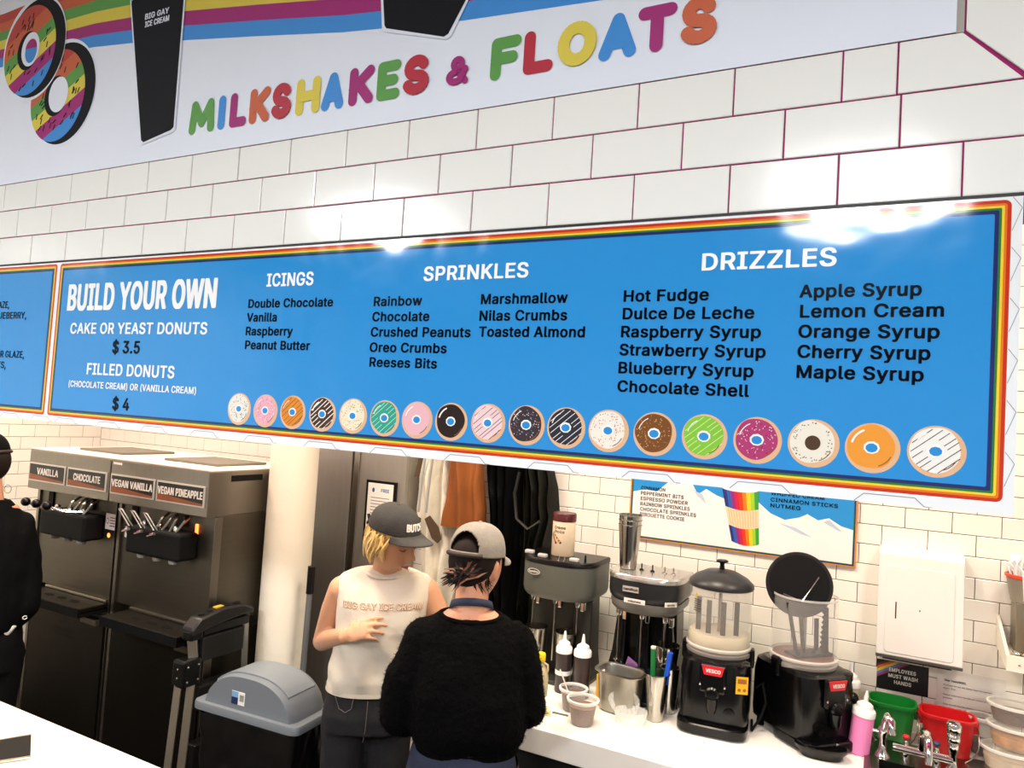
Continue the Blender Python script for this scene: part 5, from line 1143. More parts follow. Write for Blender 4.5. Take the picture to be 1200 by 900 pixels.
def hand(q, wrist, d, n, curl=(0.5, 0.55, 0.6, 0.7), side=1, s=1.0, thumb=0.5, spread=0.10):
    """palm plus five unequal bent fingers: d points to the fingers, n out of the back of the hand"""
    w = Vector(wrist); d = Vector(d).normalized(); n = Vector(n); n = (n-d*n.dot(d)).normalized(); l = d.cross(n)*side
    rot = Matrix((l, d, n)).transposed()
    q.ell(w+d*0.045*s, 0.036*s, 0.050*s, 0.0145*s, 18, 12, rot)
    q.ell(w+d*0.07*s, 0.037*s, 0.026*s, 0.013*s, 18, 12, rot)
    q.tube([w-d*0.02*s, w+d*0.03*s], [0.024*s, 0.026*s], 14, flat=0.75, ref=n)
    for i, (off, ln) in enumerate(((0.029, 0.068), (0.0098, 0.078), (-0.0098, 0.072), (-0.028, 0.056))):
        p = w+d*(0.083-0.006*abs(i-1))*s+l*off*s; a = spread*(1.2-i*0.8); cur = (d*math.cos(a)+l*math.sin(a)).normalized(); pts = [p-cur*0.015*s]; ang = curl[i]
        segs = (0.46, 0.31, 0.23); pts.append(p)
        for sg, mul in zip(segs, (0.6, 1.0, 0.8)):
            cur = (cur*math.cos(ang*mul)-n*math.sin(ang*mul)).normalized() if True else cur
            p = p+cur*ln*sg*s; pts.append(p)
            n2 = n
        r = 0.0082 if i < 3 else 0.0070
        # bend plane follows the finger
        q.tube(pts, [r*1.1*s, r*1.1*s, r*1.02*s, r*0.95*s, r*0.75*s], 10); q.ell(pts[-1], r*.8*s, r*.8*s, r*.8*s, 8, 6)
    t0 = w+d*0.022*s+l*0.028*s-n*0.004*s; t1 = t0+(d*0.6+l*0.75-n*thumb*0.5).normalized()*0.036*s; t2 = t1+(d*0.9+l*0.25-n*thumb).normalized()*0.030*s; t3 = t2+(d*1.0-l*0.1-n*thumb).normalized()*0.024*s
    q.tube([t0-l*0.01*s, t0, t1, t2, t3], [0.012*s, 0.014*s, 0.0105*s, 0.0095*s, 0.0075*s], 12); q.ell(t3, 0.0078*s, 0.0078*s, 0.0078*s, 8, 6)
    return q
def head_mesh(q, T):
    """sculpted head: face toward -Y, ears at z=0"""
    n, m = 72, 56; v = []; f = []
    def g(x, z, cx, cz, sx, sz): return math.exp(-((x-cx)/sx)**2-((z-cz)/sz)**2)
    for i in range(m+1):
        th = PI*i/m; zz = -math.cos(th)
        for k in range(n):
            ph = 2*PI*k/n; sx_, sy_ = math.cos(ph), math.sin(ph)
            r = math.sin(th); x = 0.074*r*sx_; y = 0.093*r*sy_; z = 0.118*zz
            if z < 0:                                     # jaw narrows, back of skull tucks in
                t = -z/0.118; x *= 1-0.30*t**1.5; 
                if y > 0: y *= 1-0.45*t
                else: y *= 1-0.10*t
            if y < 0:                                     # face relief
                fr = min(1, -sy_*r*1.6)
                flat = 0.010*g(x, z, 0, 0.0, 0.06, 0.09)
                dy = flat*0
                dy -= 0.027*g(x, z, 0, -0.030, 0.012, 0.013)          # nose tip
                dy -= 0.017*g(x, z, 0, -0.012, 0.0095, 0.024)         # bridge
                for s in (-1, 1):
                    dy -= 0.006*g(x, z, s*0.011, -0.036, 0.006, 0.006)  # nostril wings
                    dy += 0.014*g(x, z, s*0.031, 0.004, 0.017, 0.012)  # eye sockets
                    dy -= 0.0055*g(x, z, s*0.031, 0.003, 0.0095, 0.007) # lids
                    dy -= 0.0035*g(x, z, s*0.028, 0.024, 0.024, 0.007)  # brow
                    dy -= 0.004*g(x, z, s*0.043, -0.025, 0.018, 0.018)  # cheeks
                dy -= 0.0065*g(x, z, 0, -0.0585, 0.019, 0.0045)       # upper lip
                dy -= 0.0065*g(x, z, 0, -0.0695, 0.016, 0.005)        # lower lip
                dy += 0.003*g(x, z, 0, -0.0640, 0.021, 0.0020)
                dy += 0.004*g(x, z, 0, -0.082, 0.018, 0.006)
                dy -= 0.010*g(x, z, 0, -0.100, 0.022, 0.014)          # chin
                y += dy*min(1, fr*1.3)
            v.append(T @ Vector((x, y, z)))
    for i in range(m):
        for k in range(n):
            if i == 0 and False: continue
            f.append((i*n+k, i*n+(k+1) % n, (i+1)*n+(k+1) % n, (i+1)*n+k))
    q.add(v, f)
    for s in (-1, 1):
        c = T @ Vector((s*0.073, 0.010, -0.006)); R = T.to_3x3() @ Matrix.Rotation(s*-0.35, 3, 'Z')
        q.ell(c, 0.008, 0.017, 0.030, 14, 10, R); q.ell(T @ Vector((s*0.076, 0.016, 0.004)), 0.010, 0.009, 0.022, 12, 8, R)
    return q
def face_parts(person, T, lipcol, browcol):
    def P(*a): return T @ Vector(a)
    for s in (-1, 1):
        M().tube([P(s*0.0185, -0.0835, 0.0005), P(s*0.026, -0.0845, -0.0035), P(s*0.035, -0.0805, -0.0035), P(s*0.0435, -0.073, 0.0005)], [0.0008, 0.0018, 0.0018, 0.0008], 8).build('eyelashes', mat('lash brown', '#3a2418', 0.6), person, 60)
        M().tube([P(s*0.014, -0.0925, 0.0215), P(s*0.030, -0.0890, 0.0270), P(s*0.046, -0.0755, 0.0225)], [0.0016, 0.0022, 0.001], 8).build('eyebrow', browcol, person, 60)
    q = M(); q.tube([P(-0.023, -0.0825, -0.0640), P(-0.010, -0.0935, -0.0600), P(0, -0.0955, -0.0610), P(0.010, -0.0935, -0.0600), P(0.023, -0.0825, -0.0640)], [0.001, 0.0032, 0.0034, 0.0032, 0.001], 8)
    q.tube([P(-0.021, -0.0830, -0.0655), P(0, -0.0935, -0.0710), P(0.021, -0.0830, -0.0655)], [0.001, 0.0044, 0.001], 8); q.build('lips', lipcol, person, 60)
    M().tube([P(-0.022, -0.0835, -0.0648), P(0, -0.0972, -0.0655), P(0.022, -0.0835, -0.0648)], 0.0010, 6).build('mouth_line', mat('mouth line', '#5a2822', 0.6), person, 60)
SKIN = mat('light skin', '#cb9470', 0.5, var=0.05, vscale=14, bump=0.0006, bscale=120, sheen=0.1)
SKIN2 = mat('rosy skin', '#cc9070', 0.5, var=0.06, vscale=14, bump=0.0006, bscale=120, sheen=0.1)
for _m in (SKIN, SKIN2):
    _b = _m.node_tree.nodes['Principled BSDF']; _b.inputs['Subsurface Weight'].default_value = 0.08; _b.inputs['Subsurface Radius'].default_value = (0.02, 0.008, 0.004); _b.inputs['Subsurface Scale'].default_value = 0.3
BROWN = mat('dark brow hair', '#6a4c30', 0.7); LIP = mat('lips', '#b5705f', 0.5)
def headT(c, yaw, pitch, roll=0.0):        # yaw turns the face toward +x, pitch lowers the chin
    return Matrix.Translation(c) @ Matrix.Rotation(yaw, 4, 'Z') @ Matrix.Rotation(pitch, 4, 'X') @ Matrix.Rotation(roll, 4, 'Y')
def locks(name, m, parent, specs, label=None, n=7):
    q = M(); 
    for pts, r in specs: q.tube(pts, r, n, flat=0.55)
    o = q.build(name, m, parent, 70, label=label); return o
def cap(person, T, m, mi, back_hole=False, brim_down=0.25, hgt=0.098):
    """six-panel cap in head space: crown dome, peak, band, button, strap"""
    n, k_ = 120, 12; rings = []
    a, b = 0.083, 0.104
    cr = M(); v = []; f = []
    rows = 36
    for i in range(rows+1):
        t = i/rows*PI/2
        for k in range(n):
            ph = 2*PI*k/n; x = a*math.cos(t)**0.75*math.cos(ph); y = b*math.cos(t)**0.75*math.sin(ph); z = hgt*math.sin(t)**0.95
            seam = abs(math.sin(3*ph)); z += 0.0; s = 1-0.010*(1-min(1, seam*5)) + 0.012*noise.noise(Vector((x*30, y*30, z*30+3)))
            v.append(T @ Vector((x*s, y*s+0.002, 0.030+z*s)))
    hole = []
    for i in range(rows):
        for k in range(n):
            ph = 2*PI*(k+0.5)/n; u = (ph-PI/2)/0.62; w_ = (i+0.5)/rows
            if back_hole and abs(u) < 1 and 0.09 < w_ < 0.12+0.40*math.sqrt(1-u*u): continue
            f.append((i*n+k, i*n+(k+1) % n, (i+1)*n+(k+1) % n, (i+1)*n+k))
    cr.add(v, f); o = cr.build('cap', m, person, 60, label=None)
    sol = o.modifiers.new('thick', 'SOLIDIFY'); sol.thickness = 0.0022; sol.offset = -1
    # peak
    q = M(); rings = []
    for j in range(9):
        u = j/8; ring = []
        for i in range(17):
            w_ = -1+2*i/16; ang = w_*1.08
            x0_, y0_ = a*1.0*math.sin(ang), -b*1.0*math.cos(ang)
            L_ = 0.070*max(0.0, math.cos(w_*PI/2))**0.5
            x = x0_*(1+0.02*u); y = y0_-L_*u; z = 0.034-0.030*(abs(w_)**1.8)*(0.3+0.7*u)-brim_down*L_*u
            ring.append(T @ Vector((x, y, z)))
        rings.append(ring)
    vv = [p for r in rings for p in r]; ff = [(j*17+i, j*17+i+1, (j+1)*17+i+1, (j+1)*17+i) for j in range(8) for i in range(16)]
    q.add(vv, ff); pk = q.build('peak', mi, o, 60); so = pk.modifiers.new('thick', 'SOLIDIFY'); so.thickness = 0.004; so.offset = 0
    M().ell(T @ Vector((0, 0.002, 0.030+hgt)), 0.007, 0.007, 0.004, 12, 8, T.to_3x3()).build('button', mi, o, 60)
    q = M(); pts = [T @ Vector((a*1.004*math.cos(t), b*1.004*math.sin(t)+0.002, 0.033)) for t in [PI/2-0.75+1.5*i/14 for i in range(15)]]
    q.tube(pts, 0.0075, 8, flat=1.0, ref=T.to_3x3() @ Vector((0, 0, 1))); st_ = q.build('strap', mat('cap strap dark', '#2a1d16', 0.6), o, 60)
    q = M()
    for s in range(3):
        ph = s*PI/3
        q.tube([T @ Vector((a*1.003*math.cos(t)**1*math.cos(ph), b*1.003*math.cos(t)*math.sin(ph)+0.002, 0.030+hgt*1.003*math.sin(t))) for t in [PI*i/20 for i in range(1, 20)]], 0.0012, 5)
    return o
def fold(amp, sc, seed): return lambda p: amp*noise.noise(Vector((p.x*sc+seed, p.y*sc, p.z*sc*0.6)))+amp*0.5*noise.noise(Vector((p.x*sc*2.3, p.y*sc*2.3+seed, p.z*sc*1.4)))

# ------------------------------------------------------------------ woman in the white sleeveless shirt
w1 = thing('person', 'blonde woman in dark cap and white sleeveless shirt, looking down, hand raised at her waist', 'person', (-1.62, 2.20, 0), math.radians(36.4))
T1 = headT((0.028, -0.045, 1.478), 0.84, 0.26, -0.06)
q = M(); head_mesh(q, T1)
limb(q, [(0.012, 0.03, 1.29), (0.015, 0.015, 1.36), (0.024, -0.022, 1.425)], [0.068, 0.054, 0.054])
torso(q, [((0.0, 0.0, 1.0), 0.10, 0.07), ((0.0, 0, 1.05), 0.125, 0.09), ((0.01, 0, 1.18), 0.14, 0.10), ((0.012, 0.005, 1.27), 0.15, 0.085), ((0.012, 0.01, 1.325), 0.115, 0.058), ((0.013, 0.015, 1.35), 0.06, 0.045)])
limb(q, [(-0.142, 0.01, 1.282), (-0.172, 0.045, 1.20), (-0.205, 0.105, 1.065), (-0.170, 0.01, 1.105), (-0.118, -0.105, 1.150)], [0.050, 0.043, 0.036, 0.034, 0.024])
hand(q, (-0.112, -0.118, 1.154), (0.80, -0.42, 0.42), (-0.05, -0.75, 0.65), curl=(0.42, 0.62, 0.75, 0.85), side=-1, s=0.98, thumb=0.7)
limb(q, [(0.165, 0.01, 1.282), (0.215, -0.005, 1.20), (0.262, -0.02, 1.05), (0.270, -0.05, 0.94), (0.275, -0.08, 0.83)], [0.050, 0.042, 0.036, 0.030, 0.023])
hand(q, (0.276, -0.084, 0.82), (0.0, -0.2, -1), (1, 0, 0), side=1, s=0.95)
fuse('body', q, SKIN, w1, 0.0042, 4, 0.5)
face_parts(w1, T1, LIP, mat('light brow hair', '#9a7448', 0.7))
q = M()
torso(q, [((-0.022, 0.0, 0.940), 0.150, 0.118), ((-0.018, 0.0, 0.985), 0.153, 0.124), ((-0.010, -0.002, 1.06), 0.146, 0.118), ((0.006, -0.004, 1.16), 0.158, 0.126), ((0.010, 0.0, 1.24), 0.165, 0.112), ((0.011, 0.006, 1.295), 0.176, 0.088), ((0.012, 0.010, 1.325), 0.172, 0.072), ((0.012, 0.012, 1.343), 0.158, 0.060), ((0.012, 0.014, 1.356), 0.118, 0.054), ((0.013, 0.014, 1.366), 0.078, 0.050)])
SHIRT = mat('off-white cotton', '#cfc4b2', 0.85, var=0.03, vscale=10, bump=0.0015, bscale=40, sheen=0.2)
def shirt_fold(p):
    z = p.z; a = math.atan2(p.y, p.x)
    return 0.009*noise.noise(Vector((p.x*14, p.y*14+4, z*9)))+0.008*math.sin(7*a+22*z+3*noise.noise(Vector((p.x*6, p.y*6, z*7))))*max(0, min(1, (1.22-z)*5))*max(0, min(1, (z-0.93)*12))
sh = fuse('shirt', q, SHIRT, w1, 0.0055, 3, 0.5, shirt_fold)
q = M(); q.tube([(0.013+0.079*math.cos(t), 0.004+0.057*math.sin(t)-0.002, 1.357-0.016*max(0, -math.sin(t))) for t in [2*PI*k/32 for k in range(33)]], 0.0065, 8); q.build('collar', SHIRT, sh, 60)
q = M(); q.loft([ering((-0.022, 0.0, z), 0.153, 0.121, 40) for z in (0.937, 0.952)], cap=False); q.build('hem', SHIRT, sh, 60)
def chest(x, z):      # wraps the print round the chest
    import math as _m
    X = x-0.008; return (x, -0.001-0.1125*max(0.05, 1-min(.98, abs(X/0.172))**2.3)**(1/2.3)-0.0065, z)
q = M(); text(q, 'BIG GAY ICE CREAM', -0.128, 0.150, 1.243, 0.024, 0, 0.04, func=chest); q.m = 1
text(q, 'BIG GAY ICE CREAM', -0.128, 0.150, 1.2445, 0.024, 0, 0.0, func=lambda x, z: (chest(x, z)[0], chest(x, z)[1]-0.0012, z)); q.build('shirt_print', [mat('gold print outline', '#c08442', 0.6), mat('cream print', '#efe2cf', 0.6)], sh)
DENIM = mat('washed black denim', '#161518', 0.85, var=0.35, vscale=7, bump=0.001, bscale=200)
q = M(); torso(q, [((-0.018, 0, 0.80), 0.158, 0.120), ((-0.018, 0, 0.86), 0.162, 0.122), ((-0.018, 0, 0.93), 0.148, 0.108), ((-0.02, 0, 0.995), 0.133, 0.100)])
limb(q, [(-0.095, 0, 0.82), (-0.095, -0.01, 0.48), (-0.095, 0.01, 0.10)], [0.088, 0.066, 0.052]); limb(q, [(0.060, 0, 0.82), (0.070, -0.01, 0.48), (0.08, 0.01, 0.10)], [0.088, 0.066, 0.052])
jn = fuse('jeans', q, DENIM, w1, 0.007, 3, 0.5, fold(0.006, 12, 2))
q = M(); q.loft([ering((-0.02, 0, z), 0.139+0.004*(z < 0.98), 0.107, 40) for z in (0.925, 0.955)], cap=False); q.build('waistband', DENIM, jn, 60)
q = M(); q.tube([(-0.135, -0.082, 0.935), (-0.118, -0.096, 0.895), (-0.095, -0.106, 0.885), (-0.075, -0.112, 0.90), (-0.070, -0.108, 0.935)], 0.0016, 6); q.build('pocket_seam', mat('pale thread', '#6a625a', 0.7), jn, 60)
q = M(); q.tube([(-0.02, -0.124, 0.93), (-0.022, -0.124, 0.83), (-0.028, -0.10, 0.78)], 0.0013, 6); q.build('fly_seam', mat('pale thread', '#6a625a', 0.7), jn, 60)
for x in (-0.095, 0.08):
    q = M(); q.loft([ering((x, -0.03+dy, z), rx, ry) for z, rx, ry, dy in ((0, .045, .125, 0), (.03, .047, .128, 0), (.06, .042, .10, .01), (.10, .045, .055, .03))]); q.build('shoe', mat('black sneaker', '#141414', 0.5), w1, 50)
BLOND = mat('blonde hair', '#e0bf73', 0.5, var=0.3, vscale=30, stretch=(1, 1, 0.2), sheen=0.3)
rnd = random.Random(11); specs = []
for k in range(84):
    a = rnd.uniform(-0.45, PI+0.45)              # round the back and both sides of the head
    if k < 50: a = rnd.uniform(PI*0.55, PI+0.42)      # thicker on the camera side
    r0 = 1.02+rnd.uniform(-0.03, 0.05); top = rnd.uniform(0.010, 0.040); ln = rnd.uniform(0.085, 0.115)*(0.8 if math.sin(a) < 0 else 1.0)
    pts = []; ph = rnd.uniform(0, 6)
    for i in range(8):
        t = i/7; rr = r0*(1-0.10*t*t)+0.02*math.sin(3*t+ph)*t+0.10*math.sin(PI*t)*0.6
        aa = a+0.08*math.sin(5*t+ph)
        pts.append(T1 @ Vector((0.076*rr*math.cos(aa), 0.095*rr*math.sin(aa)+0.004, top-ln*t)))
    w_ = rnd.uniform(0.006, 0.0095); specs.append((pts, [w_*.7, w_, w_*1.1, w_*1.1, w_, w_*.85, w_*.6, w_*.15]))
hr = locks('hair', BLOND, w1, specs)
q = M(); q.ell(T1 @ Vector((0, 0.012, 0.028)), 0.0765, 0.0945, 0.085, 24, 16, T1.to_3x3()); q.build('hair_base', BLOND, hr, 60)
CAPD = mat('washed charcoal cap cotton', '#3d3c3a', 0.9, var=0.22, vscale=22, bump=0.0012, bscale=120); CAPP = mat('washed charcoal peak', '#474644', 0.9, var=0.2, vscale=22, bump=0.001, bscale=120)
T1c = T1 @ Matrix.Rotation(-0.08, 4, 'X') @ Matrix.Translation((0, 0, 0.013))
c1 = cap(w1, T1c, CAPD, CAPP, brim_down=0.16, hgt=0.090)
def on_cap(x, z):     # x is arc length from the cap's front, z height above the band
    ang = -PI/2+x/0.095; t = math.asin(min(1, (z/0.098)**(1/0.95))); s = 1.022
    return T1c @ Vector((0.083*s*math.cos(t)**0.75*math.cos(ang), 0.104*s*math.cos(t)**0.75*math.sin(ang)+0.002, 0.030+0.098*s*math.sin(t)**0.95))
q = M(); text(q, 'BUTCH', -0.045, 0.035, 0.022, 0.024, 0, 0.05, func=on_cap); q.build('cap_lettering', PAPER, c1)
q = M(); q.tube([T1c @ Vector(p) for p in ((-0.03, 0.100, 0.034), (-0.015, 0.118, 0.036), (-0.002, 0.135, 0.042))], 0.006, 8, flat=0.4); q.build('strap_tail', RUBBER, c1, 60)

# ------------------------------------------------------------------ dark haired woman seen from behind
w2 = thing('person', 'dark-haired woman in grey cap and fuzzy black sweater, seen from behind', 'person', (-1.10, 1.90, 0), math.radians(30.1))
T2 = headT((0.034, 0.040, 1.490), PI-0.50, 0.20, 0.0)
q = M(); head_mesh(q, T2)
limb(q, [(0.030, 0.0, 1.29), (0.026, 0.0, 1.36), (0.028, 0.018, 1.45)], [0.070, 0.050, 0.050])
torso(q, [((0.03, 0, 1.05), 0.10, 0.07), ((0.03, 0, 1.15), 0.135, 0.10), ((0.03, 0, 1.28), 0.150, 0.082), ((0.03, 0, 1.335), 0.115, 0.060), ((0.028, 0, 1.372), 0.060, 0.050)])
limb(q, [(0.160, 0.0, 1.275), (0.200, -0.005, 1.09), (0.238, 0.18, 1.06), (0.252, 0.29, 1.045)], [0.046, 0.038, 0.030, 0.024])
hand(q, (0.258, 0.300, 1.045), (0.10, 0.95, 0.30), (0.8, -0.25, 0.45), curl=(0.55, 0.6, 0.65, 0.7), side=1, s=0.95, thumb=0.6)
limb(q, [(-0.110, 0.0, 1.27), (-0.165, 0.01, 1.07), (-0.08, 0.20, 1.06), (-0.02, 0.29, 1.06)], [0.048, 0.040, 0.030, 0.024])
hand(q, (-0.01, 0.30, 1.06), (0.4, 1, 0.1), (0, 0, 1), side=-1, s=0.95)
fuse('body', q, SKIN2, w2, 0.0045, 4, 0.5)
face_parts(w2, T2, LIP, BROWN)
SWT = mat('fuzzy black knit', '#040404', 0.95, var=0.5, vscale=90, bump=0.004, bscale=110, spec=0.1)
q = M()
torso(q, [((0.040, 0.0, 0.985), 0.150, 0.118), ((0.040, 0.0, 1.005), 0.166, 0.133), ((0.036, -0.005, 1.05), 0.178, 0.148), ((0.032, -0.005, 1.14), 0.178, 0.148), ((0.030, 0, 1.24), 0.172, 0.125), ((0.028, 0, 1.30), 0.162, 0.098), ((0.028, 0.0, 1.335), 0.130, 0.076), ((0.028, 0.004, 1.358), 0.090, 0.060)])
limb(q, [(-0.100, 0.0, 1.272), (-0.140, -0.01, 1.17), (-0.164, 0.0, 1.065), (-0.150, 0.06, 1.03), (-0.05, 0.23, 1.055)], [0.068, 0.070, 0.066, 0.060, 0.042])
limb(q, [(0.160, 0.0, 1.275), (0.192, -0.01, 1.19), (0.205, -0.01, 1.10), (0.215, 0.05, 1.065), (0.246, 0.27, 1.048)], [0.062, 0.062, 0.062, 0.056, 0.040])
q0 = None
sw = fuse('sweater', q, SWT, w2, 0.0065, 3, 0.5, lambda p: 0.010*noise.noise(Vector((p.x*9+5, p.y*9, p.z*9)))+0.0030*noise.noise(Vector((p.x*60, p.y*60, p.z*60)))+0.0006*math.sin(p.z*420+8*noise.noise(p*8)))
# loose fibres standing off the knit
rnd = random.Random(21); fz = M(); me = sw.data
for k in range(9000):
    v = me.vertices[rnd.randrange(len(me.vertices))]; n_ = v.normal; t_ = n_.orthogonal().normalized()*0.0006
    d_ = (n_+Vector((rnd.uniform(-.7, .7), rnd.uniform(-.7, .7), rnd.uniform(-.9, .4)))).normalized()*rnd.uniform(0.005, 0.011)
    fz.add([v.co-t_, v.co+t_, v.co+d_], [(0, 1, 2)])
fo = fz.build('fuzz', mat('black fibre', '#060607', 0.9, spec=0.1), sw); fo['kind'] = 'stuff'
q = M(); q.loft([ering((0.040, 0.0, z), rx, ry, 48) for z, rx, ry in ((0.965, 0.148, 0.112), (0.975, 0.154, 0.120), (0.992, 0.154, 0.121))], cap=False); q.build('hem_band', SWT, sw, 60)
NAVY = mat('navy apron cotton', '#242a3e', 0.85, var=0.15, vscale=12, bump=0.001, bscale=150)
ap2 = M(); ap2.loft([ering((0.038, 0.006, z), rx, ry, 48) for z, rx, ry in ((0.60, 0.178, 0.138), (0.75, 0.172, 0.132), (0.86, 0.160, 0.124), (0.935, 0.150, 0.116))], cap=False)
# open at the back right, so only part of the skirt shows
TRS = mat('black trousers', '#060607', 0.85, spec=0.2, var=0.2, vscale=10)
q = M(); torso(q, [((0.04, 0, 0.80), 0.160, 0.122), ((0.04, 0, 0.87), 0.158, 0.120), ((0.04, 0, 0.96), 0.138, 0.103)])
limb(q, [(-0.035, 0, 0.80), (-0.04, 0.0, 0.48), (-0.04, 0.01, 0.10)], [0.088, 0.066, 0.052]); limb(q, [(0.115, 0, 0.80), (0.12, 0.0, 0.48), (0.12, 0.01, 0.10)], [0.088, 0.066, 0.052])
tr2 = fuse('trousers', q, TRS, w2, 0.007, 3, 0.5, fold(0.005, 12, 5))
q = M(); rings = []
for z, s in ((0.992, 0.90), (0.95, 0.97), (0.86, 1.06), (0.75, 1.12), (0.60, 1.18)):
    ring = []
    for k in range(33):
        a = 0.95+(2*PI-1.40)*k/32     # open on her right side
        zz = z
        ring.append((0.038+0.166*s*math.cos(a), 0.004+0.134*s*math.sin(a), zz))
    rings.append(ring)
q.add([p for r in rings for p in r], [(j*33+i, j*33+i+1, (j+1)*33+i+1, (j+1)*33+i) for j in range(4) for i in range(32)])
aq = q.build('apron', NAVY, w2, 60); so = aq.modifiers.new('t', 'SOLIDIFY'); so.thickness = 0.003
q = M(); q.loft([ering((0.040, 0.002, z), 0.150+dx, 0.118+dx, 48) for z, dx in ((0.905, .006), (0.915, .009), (0.930, .006))], cap=False); q.build('apron_tie', NAVY, aq, 60)
q = M(); til = Matrix.Rotation(-0.42, 3, 'X'); cc = (0.028, 0.006, 1.378)
q.loft([[p+Vector((0, 0, dz))+(p-Vector(cc))*g_ for p in ering(cc, 0.062, 0.064, 40, til, 2.0)] for dz, g_ in ((-0.012, 0.10), (0.012, 0.0))], cap=False); ns_ = q.build('neck_strap', NAVY, aq, 60); so = ns_.modifiers.new('t', 'SOLIDIFY'); so.thickness = 0.0025
q = M(); q.tube([(0.028+0.090*math.cos(t), 0.002+0.066*math.sin(t), 1.354-0.008*max(0, -math.sin(t))) for t in [2*PI*k/40 for k in range(41)]], 0.0075, 8); q.build('neckband', SWT, sw, 60)
q = M(); q.tube([(0.140, -0.098, 0.912), (0.155, -0.108, 0.905), (0.175, -0.088, 0.925)], 0.0022, 6); q.build('seam', mat('pale thread', '#8a857c', 0.7), tr2, 60)
for x in (-0.04, 0.12):
    q = M(); q.loft([ering((x, 0.03-dy, z), rx, ry) for z, rx, ry, dy in ((0, .045, .125, 0), (.03, .047, .128, 0), (.06, .042, .10, .01), (.10, .045, .055, .03))]); q.build('shoe', mat('black sneaker', '#141414', 0.5), w2, 50)
DARKH = mat('dark brown hair', '#170d09', 0.7, spec=0.25, var=0.5, vscale=30, stretch=(1, 1, 0.2)); LITEH = mat('chestnut hair strands', '#5e351e', 0.45, var=0.4, vscale=30)
q = M(); q.ell(T2 @ Vector((0, 0.014, 0.018)), 0.0765, 0.0935, 0.090, 26, 18, T2.to_3x3()); q.ell(T2 @ Vector((0, 0.050, -0.030)), 0.048, 0.040, 0.035, 20, 14, T2.to_3x3())
hb2 = q.build('hair', DARKH, w2, 60)
rnd = random.Random(4)
def world_locks(m, cnt, name, rng, seed):
    rn = random.Random(seed); sp_ = []
    for k in range(cnt):
        a = rn.uniform(-1, 1); z0 = rn.uniform(-0.02, 0.045)
        p0 = T2 @ Vector((0.070*a, 0.085*math.sqrt(max(.05, 1-a*a))+0.010, z0)); c0 = Vector((-0.004+rn.uniform(-.010, .012), -0.062+rn.uniform(-.008, .008), 1.478+rn.uniform(-.010, .012)))
        e0 = c0+Vector((rn.uniform(-0.060, -0.012), rn.uniform(-0.016, 0.006), rn.uniform(-0.035, 0.020)))
        mid = (p0+c0)/2+Vector((0, -0.010, -0.004)); w_ = rn.uniform(0.0035, 0.007)
        sp_.append(([p0, mid, c0, c0.lerp(e0, 0.5)+Vector((0, -0.010, 0.008)), e0], [w_*.5, w_, w_*1.1, w_*.9, w_*.15]))
    return locks(name, m, hb2, sp_)
world_locks(DARKH, 60, 'bun_locks', 0, 1); o_ = world_locks(LITEH, 20, 'chestnut_locks', 0, 2); o_['label'] = 'chestnut lighter hair strands'  # lighter chestnut strands among the dark ones
sp_ = []
for k in range(22):
    a = rnd.uniform(-0.02, 0.075); p0 = Vector((0.030+a*0.6, -0.030+abs(a)*0.2, 1.470+rnd.uniform(-.008, .012)))
    sp_.append(([p0, p0+Vector((0.004, -0.006, -0.02)), p0+Vector((rnd.uniform(.004, .024), 0.0, rnd.uniform(-.050, -.028)))], [0.004, 0.003, 0.0006]))
locks('nape_wisps', DARKH, hb2, sp_)
CAPG = mat('washed grey cap cotton', '#8f8a82', 0.9, var=0.2, vscale=24, bump=0.0012, bscale=120); CAPGP = mat('washed grey peak', '#918c85', 0.9, var=0.15, vscale=24)
T2c = T2 @ Matrix.Rotation(-0.10, 4, 'X') @ Matrix.Translation((0, 0, 0.004))
c2 = cap(w2, T2c, CAPG, CAPGP, back_hole=True)

# ------------------------------------------------------------------ worker cut off at the left edge
w3 = thing('person', 'worker in black cap, black sweatshirt and black trousers cut off at the left edge', 'person', (-3.45, 1.90, 0), math.radians(61.2))
T3 = headT((-0.118, 0.02, 1.61), PI+0.9, 0.15, 0.0)
q = M(); head_mesh(q, T3)
limb(q, [(-0.09, 0, 1.38), (-0.10, 0, 1.52)], [0.065, 0.055]); torso(q, [((-0.08, 0, 0.95), 0.14, 0.10), ((-0.08, 0, 1.3), 0.16, 0.10), ((-0.08, 0, 1.42), 0.10, 0.06)])
limb(q, [(0.030, 0.0, 1.32), (0.065, -0.01, 1.20), (0.078, -0.02, 1.08), (0.076, -0.03, 0.975), (0.00, -0.05, 0.855), (-0.06, -0.05, 0.76)], [0.044, 0.044, 0.042, 0.042, 0.038, 0.027])
hand(q, (-0.068, -0.05, 0.75), (-0.7, 0.1, -0.7), (0.3, -0.9, 0), side=1, s=0.98)
limb(q, [(-0.23, 0.0, 1.34), (-0.28, 0.02, 1.08), (-0.24, 0.16, 0.95)], [0.050, 0.042, 0.03]); hand(q, (-0.235, 0.17, 0.94), (0.2, 1, 0), (0, 0, 1), side=-1, s=0.98)
fuse('body', q, SKIN2, w3, 0.006, 3, 0.5)
face_parts(w3, T3, LIP, BROWN)
BSW = mat('black sweatshirt fleece', '#040405', 0.85, var=0.3, vscale=8, bump=0.001, bscale=60, spec=0.15)
q = M(); torso(q, [((-0.085, 0, 0.88), 0.165, 0.13), ((-0.085, 0, 0.95), 0.180, 0.14), ((-0.08, 0, 1.15), 0.180, 0.135), ((-0.08, 0, 1.30), 0.172, 0.11), ((-0.08, 0, 1.40), 0.11, 0.075), ((-0.085, 0, 1.445), 0.075, 0.06)])
